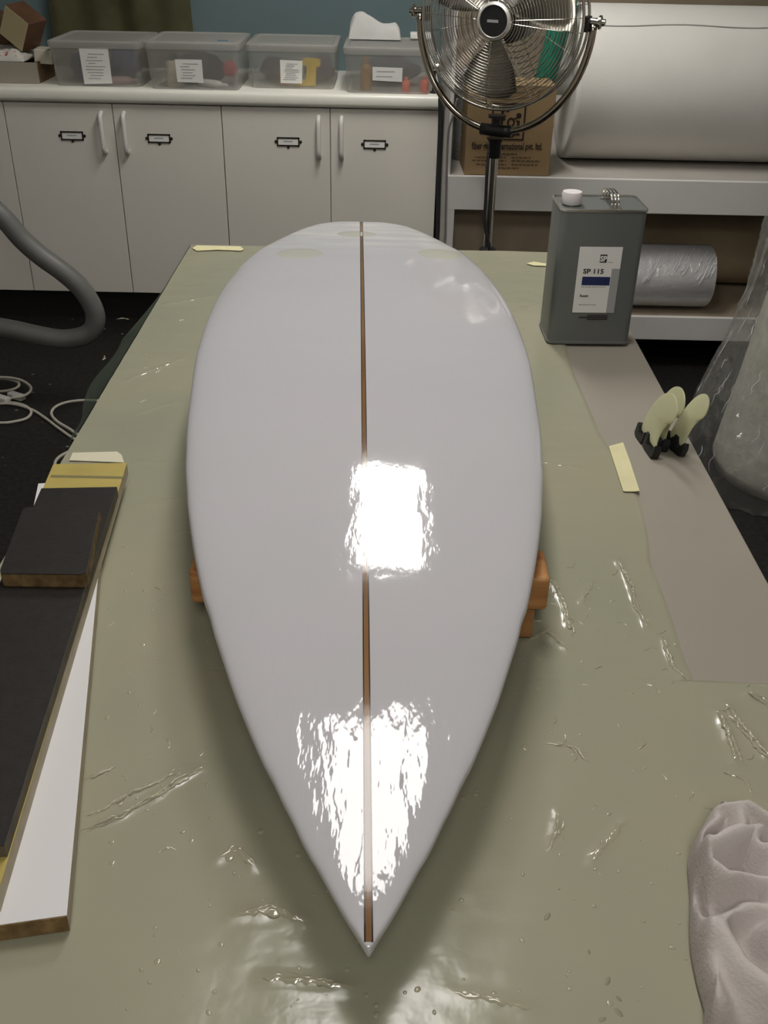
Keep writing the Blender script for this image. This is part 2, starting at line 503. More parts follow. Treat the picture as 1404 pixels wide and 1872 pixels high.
# ------------------------------------------------------------------ SURFBOARD
yn, yt = .511, 2.482
def ztop(y):
    s = (y - yn) / (yt - yn)
    a = max(0, (.58 - s) / .58); c = max(0, (s - .58) / .42)
    return T + .162 - .085 * a ** 2.6 - .038 * c ** 2
def thick(y):
    s = min(max((y - yn) / (yt - yn), 0), 1)
    return .012 + .046 * min(1, s / .35) ** .7 * min(1, (1 - s) / .3) ** .7
OUT = [(.511, .0015), (.515, .0045), (.522, .0085), (.530, .014), (.545, .023), (.563, .033), (.586, .0455), (.602, .055), (.634, .0702), (.651, .079), (.670, .0875), (.692, .099), (.726, .114),
       (.771, .1325), (.783, .137), (.830, .1535), (.868, .1665), (.894, .174), (.915, .182), (.967, .1965), (1.030, .2118), (1.105, .2278), (1.135, .2328), (1.193, .243), (1.235, .2485),
       (1.302, .257), (1.400, .266), (1.561, .279), (1.733, .2822), (1.892, .2762), (2.037, .2592), (2.083, .2528), (2.224, .2185), (2.350, .167), (2.395, .147), (2.452, .113), (2.473, .088), (2.482, .070)]
def halfw(y):
    for i in range(len(OUT) - 1):
        if OUT[i][0] <= y <= OUT[i + 1][0]:
            p0 = OUT[max(i - 1, 0)]; p1 = OUT[i]; p2 = OUT[i + 1]; p3 = OUT[min(i + 2, len(OUT) - 1)]
            h = p2[0] - p1[0]; t = (y - p1[0]) / h
            m1 = (p2[1] - p0[1]) / (p2[0] - p0[0]); m2 = (p3[1] - p1[1]) / (p3[0] - p1[0])
            if i >= len(OUT) - 6: m1 = m2 = (p2[1] - p1[1]) / h
            return (2 * t ** 3 - 3 * t * t + 1) * p1[1] + (t ** 3 - 2 * t * t + t) * h * m1 + (-2 * t ** 3 + 3 * t * t) * p2[1] + (t ** 3 - t * t) * h * m2
    return OUT[-1][1]
def axis_x(y): return .01204 - .03332 * y
def board_top(x, y):
    """height of the upper surface"""
    w = halfw(y); t = thick(y); u = min(1, abs(x - axis_x(y)) / max(w, 1e-4))
    n = 3.6; hu = .42 * t
    return ztop(y) - hu + hu * (1 - u ** n) ** (1 / n)
def sections():
    ys = []
    N = 150
    for i in range(N + 1):
        f = i / N
        ys.append(yn + (yt - yn) * (f ** 1.25))
    ys += [yt - .004, yt - .001]
    return sorted(set(ys))
bm = bmesh.new(); rings = []; MS = 72
for y in sections():
    w, t, zt = halfw(y), thick(y), ztop(y); hu, hl = .42 * t, .58 * t; ring = []
    for k in range(MS):
        a = 2 * math.pi * k / MS; c, s = math.cos(a), math.sin(a)
        n = 3.6 if s >= 0 else 2.6
        x = w * math.copysign(abs(c) ** (2 / n), c)
        z = zt - hu + (hu if s >= 0 else hl) * math.copysign(abs(s) ** (2 / n), s)
        ring.append(bm.verts.new((axis_x(y) + x, y, z)))
    rings.append(ring)
for i in range(len(rings) - 1):
    for k in range(MS): bm.faces.new((rings[i][k], rings[i][(k + 1) % MS], rings[i + 1][(k + 1) % MS], rings[i + 1][k]))
bm.faces.new(rings[0]); bm.faces.new(rings[-1])
# board lacquer: glossy resin, wavy where it is thick
bmt = bpy.data.materials.new('white_board_resin'); bmt.use_nodes = True
nt = bmt.node_tree; N = nt.nodes; L = nt.links; pb = N['Principled BSDF']
tc = N.new('ShaderNodeTexCoord'); sp = N.new('ShaderNodeSeparateXYZ'); L.new(tc.outputs['Object'], sp.inputs[0])
n1 = N.new('ShaderNodeTexNoise'); n1.inputs['Scale'].default_value = 26; n1.inputs['Detail'].default_value = 3
n2 = N.new('ShaderNodeTexNoise'); n2.inputs['Scale'].default_value = 9; n2.inputs['Detail'].default_value = 2
n3 = N.new('ShaderNodeTexNoise'); n3.inputs['Scale'].default_value = 5; n3.inputs['Detail'].default_value = 4
mp = N.new('ShaderNodeMapping'); mp.inputs['Scale'].default_value = (2.2, .8, 1)
L.new(tc.outputs['Object'], mp.inputs[0])
for n in (n1, n2): L.new(mp.outputs[0], n.inputs['Vector'])
L.new(tc.outputs['Object'], n3.inputs['Vector'])
mr = N.new('ShaderNodeMapRange'); L.new(sp.outputs['Y'], mr.inputs['Value'])      # resin pooled towards the nose
mr.inputs['From Min'].default_value = .95; mr.inputs['From Max'].default_value = .62; mr.inputs['To Min'].default_value = .25; mr.inputs['To Max'].default_value = 1.15
ad = N.new('ShaderNodeMath'); ad.operation = 'MULTIPLY_ADD'; L.new(n2.outputs['Fac'], ad.inputs[0]); ad.inputs[1].default_value = 1.6; L.new(n1.outputs['Fac'], ad.inputs[2])
mu = N.new('ShaderNodeMath'); mu.operation = 'MULTIPLY'; L.new(ad.outputs[0], mu.inputs[0]); L.new(mr.outputs[0], mu.inputs[1])
bp = N.new('ShaderNodeBump'); bp.inputs['Strength'].default_value = 1.0; bp.inputs['Distance'].default_value = .0011
L.new(mu.outputs[0], bp.inputs['Height']); L.new(bp.outputs['Normal'], pb.inputs['Normal'])
rp = N.new('ShaderNodeValToRGB'); rp.color_ramp.elements[0].color = (.49, .488, .505, 1); rp.color_ramp.elements[1].color = (.525, .505, .528, 1)
L.new(n3.outputs['Fac'], rp.inputs[0]); L.new(rp.outputs[0], pb.inputs['Base Color'])
# dry white cloth haze in bands across the tail
mph = N.new('ShaderNodeMapping'); mph.inputs['Scale'].default_value = (3, 16, 1); L.new(tc.outputs['Object'], mph.inputs[0])
nh = N.new('ShaderNodeTexNoise'); nh.inputs['Scale'].default_value = 2.0; nh.inputs['Detail'].default_value = 5; L.new(mph.outputs[0], nh.inputs['Vector'])
mh = N.new('ShaderNodeMapRange'); L.new(sp.outputs['Y'], mh.inputs['Value']); mh.inputs['From Min'].default_value = 2.12; mh.inputs['From Max'].default_value = 2.26
mh2 = N.new('ShaderNodeMapRange'); L.new(nh.outputs['Fac'], mh2.inputs['Value']); mh2.inputs['From Min'].default_value = .35; mh2.inputs['From Max'].default_value = .75
mhm = N.new('ShaderNodeMath'); mhm.operation = 'MULTIPLY'; L.new(mh.outputs[0], mhm.inputs[0]); L.new(mh2.outputs[0], mhm.inputs[1])
mxh = N.new('ShaderNodeMixRGB'); L.new(mhm.outputs[0], mxh.inputs[0]); L.new(rp.outputs[0], mxh.inputs[1]); mxh.inputs[2].default_value = (.64, .63, .60, 1)
L.new(mxh.outputs[0], pb.inputs['Base Color'])
rr = N.new('ShaderNodeMapRange'); L.new(sp.outputs['Y'], rr.inputs['Value'])      # dry, unfilled cloth at the tail
rr.inputs['From Min'].default_value = 2.18; rr.inputs['From Max'].default_value = 2.28; rr.inputs['To Min'].default_value = .05; rr.inputs['To Max'].default_value = .16
L.new(rr.outputs[0], pb.inputs['Roughness'])
board = thing('surfboard', 'long white glossy surfboard blank lying bottom up with pointed nose and dark stringer', 'surfboard', (axis_x(1.5), 1.5, T + .1))
bo = link('board_body', bm, bmt, board, True)

def strip(name, off0, off1, lift, y0, y1, m, parent, n=140):
    bm = bmesh.new(); A = []; B = []
    for i in range(n + 1):
        y = y0 + (y1 - y0) * i / n
        q = []
        for off in (off0, off1):
            x = axis_x(y) + off
            q.append((x, y, board_top(x, y)))
        A.append([bm.verts.new((q[0][0], q[0][1], q[0][2] - .001)), bm.verts.new((q[0][0], q[0][1], q[0][2] + lift)), bm.verts.new((q[1][0], q[1][1], q[1][2] + lift)), bm.verts.new((q[1][0], q[1][1], q[1][2] - .001))])
    for i in range(n):
        for k in range(4): bm.faces.new((A[i][k], A[i][(k + 1) % 4], A[i + 1][(k + 1) % 4], A[i + 1][k]))
    bm.faces.new(A[0]); bm.faces.new(list(reversed(A[-1])))
    return link(name, bm, m, parent)
M_string = mat('stringer_wood', (.26, .135, .055), .10, var=.4, vscale=30, stretch=(1, .15, 1), bump=.4, bscale=60, bdist=.001)
st = strip('stringer', -.0025, .0025, .0004, yn + .005, yt - .001, M_string, board)
M_glue = mat('dark_glue_line', (.03, .025, .025), .12)
strip('glue_line', -.0038, -.0024, .0005, yn + .005, yt - .001, M_glue, st)
strip('glue_line', .0024, .0038, .0005, yn + .005, yt - .001, M_glue, st)
def pad(px, py, rx, ry):
    z = .9
    c = Vector((0, 0, 0))
    z = T + .135
    for _ in range(20):
        c = PZ(px, py, z); z = .5 * z + .5 * board_top(c.x, min(c.y, yt - .002))
    bm = bmesh.new()
    rings = []
    for i in range(6):
        f = i / 5
        rings.append([bm.verts.new((c.x + rx * f * math.cos(a), c.y + ry * f * math.sin(a), board_top(c.x + rx * f * math.cos(a), min(yt - .003, c.y + ry * f * math.sin(a))) + .0007 * (1 - f ** 4) - .0002)) for a in [2 * math.pi * k / 28 for k in range(28)]] if i else [bm.verts.new((c.x, c.y, board_top(c.x, c.y) + .0005))])
    for k in range(28): bm.faces.new((rings[0][0], rings[1][k], rings[1][(k + 1) % 28]))
    for i in range(1, 5):
        for k in range(28): bm.faces.new((rings[i][k], rings[i + 1][k], rings[i + 1][(k + 1) % 28], rings[i][(k + 1) % 28]))
    o = link('fin_plug_patch', bm, mat('yellowed_resin_patch', (.49, .485, .42), .14, var=.06, vscale=12), board, True)
    o['label'] = 'faint yellowed oval over a fin plug'
pad(548, 463, .056, .048); pad(806, 464, .056, .048); pad(652, 428, .050, .038)

# ================================================================== PANELS AT LEFT
def plank(name, corners, z0, z1, m_top, m_side, label, cat, bev=.0015, extra=None):
    """corners: list of 2D points counter-clockwise; core and skin parts"""
    cx = sum(c[0] for c in corners) / len(corners); cy = sum(c[1] for c in corners) / len(corners)
    t = thing(name, label, cat, (cx, cy, z0))
    prism('core', corners, z0, z1 - .0012, m_side, t)
    prism('top_skin', corners, z1 - .0012, z1, m_top, t)
    return t
M_core = mat('tan_core', (.52, .455, .33), .8, var=.25, vscale=30, color2=(.42, .36, .25))
M_brown_edge = mat('brown_core_edge', (.25, .165, .065), .85, var=.5, vscale=60, color2=(.09, .05, .02), bump=.5, bscale=90)
M_dark_skin = mat('dark_carbon_skin', (.025, .0215, .020), .4, var=.3, vscale=90, bump=.15, bscale=220)
M_yellow = mat('yellow_foam_face', (.47, .37, .10), .6, var=.18, vscale=14)
M_white_skin = mat('white_panel_skin', (.70, .685, .69), .5, var=.03, vscale=5)
def perp_quad(a, bpt, width):
    """rectangle to the left of the line a(near)->b(far)"""
    a = Vector(a[:2]); bpt = Vector(bpt[:2]); d = (bpt - a).normalized(); n = Vector((-d.y, d.x))
    return [tuple(a), tuple(bpt), tuple(bpt + n * width), tuple(a + n * width)]
ZP = T + .0065
z1 = ZP + .020
a = PZ(122, 1673, z1); bb = PZ(175, 1100, z1); d = (bb - a).normalized(); cc_ = PZ(70, 884, z1); dd = d.to_2d(); nn = Vector((-dd.y, dd.x)); rel = (cc_ - a).to_2d(); wwid = rel.dot(nn); far = a + d * rel.dot(dd)
wp = plank('white_sanding_board', perp_quad(a, far, wwid), ZP, z1, M_white_skin, M_core, 'white-faced sandwich panel at the bottom of the stack of panels', 'sanding board')
dd = d.to_2d(); nn = Vector((-dd.y, dd.x)); ea = Vector((a.x, a.y))
prism('end_grain', [tuple(ea - dd * .0012), tuple(ea), tuple(ea + nn * wwid), tuple(ea + nn * wwid - dd * .0012)], ZP, z1 - .0006, M_brown_edge, wp)
z2 = z1 + .020
a = PZ(-6, 1640, z2); bb = PZ(232, 846, z2); c1 = PZ(101, 842, z2)
yp = plank('yellow_sanding_board', perp_quad(a, bb, (c1 - bb).length), z1 + .0004, z2, M_yellow, M_core, 'yellow-faced foam panel lying between the white and black panels', 'sanding board')
# faint seam line across the yellow face
q0 = PZ(92, 872, z2); q1 = PZ(226, 872, z2)
bm = bmesh.new(); add_box(bm, (q0.x, q0.y - .0012, z2 - .0004), (q1.x, q1.y + .0012, z2 + .0003))
link('seam', bm, mat('seam_grey', (.20, .17, .08), .8), yp)
z3 = z2 + .016
a = PZ(8, 1545, z3); bb = PZ(214, 890, z3); c1 = PZ(76, 892, z3)
lp = plank('black_sanding_board', perp_quad(a, bb, (c1 - bb).length), z2 + .0004, z3, M_dark_skin, mat('dark_core', (.13, .105, .065), .8, var=.4, vscale=40), 'long black-skinned sandwich panel resting on the yellow panel', 'sanding board')
z4 = z3 + .020
n0 = PZ(-2, 1048, z4); n1_ = PZ(157, 1050, z4); f0 = PZ(43, 927, z4); f1 = PZ(183, 924, z4)
def rounded(poly, r=.008, n=4):
    out = []; k = len(poly)
    for i in range(k):
        p0, p1, p2 = Vector(poly[i - 1]), Vector(poly[i]), Vector(poly[(i + 1) % k])
        a_ = p1 + (p0 - p1).normalized() * r; c_ = p1 + (p2 - p1).normalized() * r
        for j in range(n + 1):
            t = j / n; out.append(tuple(a_.lerp(p1, t).lerp(p1.lerp(c_, t), t)))
    return out
spn = plank('black_sanding_board', rounded([n0.to_2d(), n1_.to_2d(), f1.to_2d(), f0.to_2d()]), z3 + .0004, z4, M_dark_skin, M_brown_edge, 'short black-skinned panel with brown edges, topmost of the stack of panels', 'sanding board')

# cream strip tip beyond the yellow panel
def tape(pix, label, th=.0006, base=None, m=M_tape):
    pts = [PZ(x, y, T) for x, y in pix]
    bm = bmesh.new(); lo = []; hi = []
    zz = base if base is not None else T + .0062
    lo = [bm.verts.new((p.x, p.y, zz)) for p in pts]; hi = [bm.verts.new((p.x, p.y, zz + th)) for p in pts]
    n = len(pts); bm.faces.new(lo); bm.faces.new(hi)
    for i in range(n): bm.faces.new((lo[i], lo[(i + 1) % n], hi[(i + 1) % n], hi[i]))
    return tag(link('tape_strip', bm, m), label, 'tape')
tape([(128, 848), (134, 834), (215, 832), (223, 838), (228, 852)], 'cream masking tape strip poking out beyond the yellow panel', m=mat('cream_tape', (.66, .62, .46), .6))
tape([(1112, 822), (1138, 815), (1150, 848), (1168, 904), (1160, 905), (1145, 905), (1138, 904)], 'yellow masking tape strip over the sheet edge beside the fins')
tape([(352, 458), (360, 453), (440, 455), (446, 460), (440, 463), (400, 461), (360, 463)], 'yellow masking tape strip at the far left table corner')
tape([(962, 486), (975, 483), (1004, 487), (1004, 491), (975, 490)], 'small yellow masking tape strip beside the solvent can')

# ================================================================== RAG
def rag():
    outl = [(1262, 1640), (1258, 1580), (1266, 1545), (1285, 1515), (1303, 1502), (1300, 1489), (1340, 1487), (1365, 1494), (1404, 1494), (1460, 1500), (1520, 1560), (1540, 1700),
            (1530, 1840), (1470, 1905), (1380, 1905), (1296, 1890), (1288, 1840), (1272, 1780), (1262, 1720)]
    P = [PZ(x, y, T + .012).to_2d() for x, y in outl]
    P = [p.to_2d() for p in catmull([p.to_3d() for p in P], 8, True)]
    c = sum(P, Vector((0, 0))) / len(P)
    # fold crests in pixels on the table plane
    def w(pl): return [PZ(x, y, T + .03).to_2d() for x, y in pl]
    crest = [(w([(1266, 1720), (1264, 1620), (1282, 1545), (1308, 1515)]), .024, .010),
             (w([(1305, 1495), (1340, 1500), (1352, 1540), (1350, 1560)]), .030, .012),
             (w([(1360, 1505), (1404, 1535), (1450, 1550)]), .034, .012),
             (w([(1275, 1590), (1340, 1570), (1365, 1560), (1385, 1590), (1404, 1620), (1440, 1680)]), .046, .018),
             (w([(1290, 1620), (1320, 1640), (1360, 1645), (1390, 1650), (1420, 1700)]), .040, .010),
             (w([(1270, 1740), (1310, 1705), (1350, 1690), (1404, 1700)]), .034, .014),
             (w([(1300, 1720), (1350, 1790), (1404, 1830), (1450, 1860)]), .034, .018),
             (w([(1280, 1780), (1300, 1840), (1320, 1900)]), .030, .018),
             (w([(1380, 1560), (1404, 1562), (1440, 1570)]), .040, .008),
             (w([(1400, 1740), (1440, 1770), (1480, 1800)]), .04, .014)]
    valley = [(w([(1270, 1600), (1280, 1650), (1295, 1690)]), .022, .005), (w([(1300, 1545), (1285, 1570)]), .018, .006), (w([(1345, 1552), (1365, 1548), (1404, 1556), (1430, 1560)]), .024, .006),
              (w([(1320, 1680), (1300, 1700)]), .012, .012), (w([(1385, 1585), (1404, 1592)]), .02, .006), (w([(1340, 1720), (1380, 1770), (1404, 1790)]), .014, .010), (w([(1350, 1620), (1390, 1628)]), .008, .008)]
    def h(p, f):
        acc = 0.0
        for pl, hh, ww in crest:
            dmin = 9
            for i in range(len(pl) - 1):
                a, e = pl[i], pl[i + 1]; d = e - a
                t = min(1, max(0, (p - a).dot(d) / d.length_squared)); dmin = min(dmin, (p - (a + d * t)).length)
            acc += math.exp(110 * hh * 1.25 * math.exp(-(dmin / (ww * 1.15)) ** 2)) - 1
        val = 0
        for pl, hh, ww in valley:
            dmin = 9
            for i in range(len(pl) - 1):
                a, e = pl[i], pl[i + 1]; d = e - a
                t = min(1, max(0, (p - a).dot(d) / d.length_squared)); dmin = min(dmin, (p - (a + d * t)).length)
            val = max(val, hh * math.exp(-(dmin / ww) ** 2))
        return max(.003, .011 + .006 * fbm(p.x * 13, p.y * 13, 2.0) + math.log(1 + acc) / 110 - val)
    bm = bmesh.new(); NR = 90; rings = []
    for i in range(NR + 1):
        f = i / NR
        ring = []
        for p in P:
            q = c + (p - c) * f
            edge_f = 1 - f
            fall = max(0.0, 1 - (max(0, f - .84) / .16) ** 2) ** .85 if f > .84 else 1.0
            z = T + .0065 + max(0.001, h(q, f)) * max(0.02, fall) ** .6
            ring.append(bm.verts.new((q.x, q.y, z)))
        rings.append(ring)
        if i == 0: continue
    n = len(P)
    for i in range(NR):
        for k in range(n): bm.faces.new((rings[i][k], rings[i + 1][k], rings[i + 1][(k + 1) % n], rings[i][(k + 1) % n]))
    base = [bm.verts.new((p.x, p.y, T + .0063)) for p in P]
    for k in range(n): bm.faces.new((rings[NR][k], base[k], base[(k + 1) % n], rings[NR][(k + 1) % n]))
    bm.faces.new(base)
    bmesh.ops.remove_doubles(bm, verts=bm.verts, dist=1e-6)
    o = link('rag', bm, mat('pinkish_grey_cloth', (.60, .545, .53), .9, var=.14, vscale=14, bump=.5, bscale=300, color2=(.46, .415, .39)), None, True)
    tag(o, 'crumpled pinkish-grey cotton rag lying on the plastic sheet', 'rag')
rag()

# ================================================================== SOLVENT CAN
def can():
    A = PZ(1000, 633, T); B = PZ(1148, 634.5, T)
    xd = (B - A).normalized(); xd.z = 0; yd = Vector((-xd.y, xd.x, 0)); w = (B - A).length; dp = .118; hh = .281
    z0 = T + .0062
    O = Vector((A.x, A.y, z0))
    t = thing('solvent_can', 'tall grey metal can with white cap and paper label standing on the table corner', 'can', O + xd * w / 2 + yd * dp / 2)
    M = frame(O, xd, yd)
    M_can = mat('grey_can_paint', (.16, .17, .165), .36, metal=.2, var=.06, vscale=6)
    def rr(off, r, n=5):
        o = off; pts = []
        for cx, cy, a0 in ((w - r - o, r + o, -90), (w - r - o, dp - r - o, 0), (r + o, dp - r - o, 90), (r + o, r + o, 180)):
            for k in range(n + 1):
                a = math.radians(a0 + 90 * k / n); pts.append((cx + r * math.cos(a), cy + r * math.sin(a)))
        return pts
    def stack(name, lev, m, parent, cap0=True, cap1=True):
        bm = bmesh.new(); R = []
        for pts, z in lev: R.append([bm.verts.new(M @ Vector((x, y, z))) for x, y in pts])
        n = len(R[0])
        for i in range(len(R) - 1):
            for k in range(n): bm.faces.new((R[i][k], R[i][(k + 1) % n], R[i + 1][(k + 1) % n], R[i + 1][k]))
        if cap0: bm.faces.new(list(reversed(R[0])))
        if cap1: bm.faces.new(R[-1])
        o = link(name, bm, m, parent); autosmooth(o, 35); return o
    r = .014
    stack('body', [(rr(0, r), .002), (rr(0, r), hh - .004)], M_can, t)
    stack('bottom_rim', [(rr(-.0012, r), 0), (rr(-.0016, r), .002), (rr(-.0012, r), .005), (rr(0, r), .0055)], M_can, t)
    M_tin = mat('tinplate', (.42, .43, .36), .22, metal=.9, var=.4, vscale=25, color2=(.16, .22, .15))
    stack('top_rim', [(rr(0, r), hh - .006), (rr(-.0016, r), hh - .004), (rr(-.0016, r), hh), (rr(.0015, r - .003), hh), (rr(.0015, r - .003), hh - .006)], M_steel, t, False, False)
    stack('lid_plate', [(rr(.001, r - .003), hh - .007), (rr(.001, r - .003), hh - .0055)], M_tin, t)
    cc = M @ Vector((.028, .052, hh - .0055))
    lathe('neck', [(.017, 0), (.017, .010)], M_tin, t, 24, Matrix.Translation(cc))
    prof = [(.0195, .004), (.0205, .006), (.0205, .024), (.0190, .0275), (.004, .0285)]
    bm = bmesh.new(); add_lathe(bm, prof, 40, Matrix.Translation(cc))
    for v in bm.verts:
        pass
    cap = link('cap', bm, mat('white_cap_plastic', (.74, .69, .69), .45), t); autosmooth(cap)
    # folding wire handle: two lugs and a strap
    hx = .108
    hand = []
    bm = bmesh.new()
    for dx in (-.007, .0, .007):
        add_tube(bm, catmull([M @ Vector((hx + dx, .012, hh - .005)), M @ Vector((hx + dx, .016, hh + .010)), M @ Vector((hx + dx, .030, hh + .021)), M @ Vector((hx + dx, .075, hh + .022)), M @ Vector((hx + dx, .098, hh + .012)), M @ Vector((hx + dx, .103, hh - .005))], 5), .0022, 6)
    link('handle', bm, M_chrome, t, True)
    for q0, q1 in ((.008, .020), (.096, .110)): box('handle_mount', (hx - .013, q0, hh - .007), (hx + .013, q1, hh - .002), M_steel, t, mtx=M)
    # label on the front face, local x right, z up
    F = frame(M @ Vector((0, -.0004, 0)), xd, (0, 0, 1))
    def rect(name, x0, z0_, x1, z1_, m, parent, d=.0006):
        bm = bmesh.new(); add_box(bm, (x0, z0_, -.0003), (x1, z1_, d), mtx=F); return link(name, bm, m, parent)
    def fx(px, py):
        # point on the front plane from photo pixel
        v = ray(px, py); n = F.col[2].to_3d(); o = F.translation; tt = (o - Vector((0, 0, CAMH))).dot(n) / v.dot(n)
        q = F.inverted() @ (Vector((0, 0, CAMH)) + v * tt); return q.x, q.y
    x0, y0 = fx(1046, 571); x1, y1 = fx(1139, 452)
    lab = rect('paper_label', x0, y0, x1, y1, M_paper, t); lab['label'] = 'white paper label printed SP 115 with a blue bar'
    W_, H_ = x1 - x0, y1 - y0
    def lr(name, u0, v0, u1, v1, m, d=.0009): return rect(name, x0 + W_ * u0, y0 + H_ * v0, x0 + W_ * u1, y0 + H_ * v1, m, lab, d)
    M_blue = mat('navy_print', (.012, .022, .10), .6)
    lr('blue_bar', .14, .425, .80, .555, M_blue)
    lr('logo_square', .50, .77, .66, .89, M_ink)
    def txt(name, s, u, v, size, m, d=.0010, xs=1.0, bold=0.0, al='LEFT'):
        return text_mesh(name, s, size, m, lab, F @ Matrix.Translation((x0 + W_ * u, y0 + H_ * v, d)), al, 0, xs, bold)
    txt('logo_letters', 'SP', .58, .79, .0155, M_paper, .0012, .85, .0006, 'CENTER')
    txt('product_name', 'SP 115', .14, .605, .0135, M_ink, .0010, 1.15, .0004)
    txt('resin_word', 'Resin', .13, .245, .0075, M_ink, .0010, 1.1, .0002)
    for (u0, v0, u1, hgt) in ((.14, .395, .72, .012), (.13, .12, .55, .010), (.72, .77, .82, .010)):
        bm = bmesh.new(); xx = x0 + W_ * u0; rng = random.Random(int(u1 * 1000))
        while xx < x0 + W_ * u1:
            l = rng.uniform(.003, .008); add_box(bm, (xx, y0 + H_ * v0, .0003), (min(xx + l, x0 + W_ * u1), y0 + H_ * (v0 + hgt), .0009), mtx=F); xx += l + .0015
        link('small_print', bm, M_greyline, lab)
    rect('side_strip', x0 + W_ * .81, y0, x1 - W_ * .0, y0 + H_ * .68, mat('label_grey_strip', (.36, .36, .36), .7), lab, .0008)
    u0, v0 = fx(1073, 585)
    bm = bmesh.new()
    for k in range(3):
        add_box(bm, (u0 - .018 * (k % 2), v0 + .004 * k + .001, 0), (u0 + .042, v0 + .004 * k + .003, .0007), mtx=F)
    link('stamped_print', bm, M_ink, t)
can()

# ================================================================== FINS
def fin(px0, px1, lean, label, hgt=.112):
    """base line from rear pixel px0 to front pixel px1 on the table; blade swept backwards"""
    A = PZ(*px0, T); B = PZ(*px1, T)
    d = (B - A); d.z = 0; L_ = d.length; d.normalize()
    c = (A + B) / 2
    t = thing('surfboard_fin', label, 'fin', (c.x, c.y, T + .0005), 'loose fins on the table')
    side = Vector((-d.y, d.x, 0)); upv = (Vector((0, 0, 1)) + side * lean).normalized()
    # local frame: x along base towards the viewer, y up
    M = frame(Vector((A.x, A.y, T + .0005)), d, upv)
    s = L_ / .105
    pts = [(.010, .014), (.004, .045), (-.012, .075), (-.026, .098), (-.036, .112), (-.045, .117), (-.053, .112), (-.0570, .100)]
    pts = [(.003, .015), (.006, .040), (.016, .066), (.034, .089), (.056, .104), (.080, .110), (.102, .107), (.117, .097), (.122, .084), (.116, .074), (.102, .064), (.092, .050), (.089, .032), (.094, .015)]
    P = [p.to_2d() for p in catmull([Vector((x * s, y * hgt / .110, 0)) for x, y in pts], 5)]
    bm = bmesh.new()
    cx = Vector((.055 * s, .05 * hgt / .110))
    th = .0032
    f_ = [bm.verts.new(M @ Vector((p.x, p.y, .0009))) for p in P]; b_ = [bm.verts.new(M @ Vector((p.x, p.y, -.0009))) for p in P]
    fi = [bm.verts.new(M @ Vector((*(cx + (p - cx) * .78), th))) for p in P]; bi = [bm.verts.new(M @ Vector((*(cx + (p - cx) * .78), -th))) for p in P]
    n = len(P)
    for k in range(n):
        j = (k + 1) % n
        bm.faces.new((f_[k], f_[j], b_[j], b_[k])); bm.faces.new((f_[k], fi[k], fi[j], f_[j])); bm.faces.new((b_[j], bi[j], bi[k], b_[k]))
    bm.faces.new(fi); bm.faces.new(list(reversed(bi)))
    M_fin = mat('pale_fibreglass', (.62, .62, .40), .3, trans=.0, var=.06, vscale=20)
    M_fin.node_tree.nodes['Principled BSDF'].inputs['Subsurface Weight'].default_value = .4
    M_fin.node_tree.nodes['Principled BSDF'].inputs['Subsurface Radius'].default_value = (.02, .02, .012)
    o = link('blade', bm, M_fin, t, False); autosmooth(o, 50)
    # two black base tabs
    for a0, a1, e in ((.0, .040, 0.006), (.052, .104, .010)):
        out = [(a0 * s, 0), (a1 * s, 0), (a1 * s + .002, .014), (a1 * s - .002, .020 + e * .5), (a1 * s - .010, .013), (a0 * s + .010, .012), (a0 * s + .004, .017 + e), (a0 * s - .006, .018 + e), (a0 * s - .006, .004)]
        prism('base_tab', out, -.0065, .0065, M_black, t, bev=.001, mtx=M)
fin((1166, 797), (1196, 841), .20, 'pale green fin nearest the masking tape, on black base tabs')
fin((1185, 786), (1213, 828), .17, 'pale green fin standing between the other two fins')
fin((1215, 812), (1246, 836), .32, 'pale green fin nearest the table edge and the wrapped roll, tip flaring outwards')

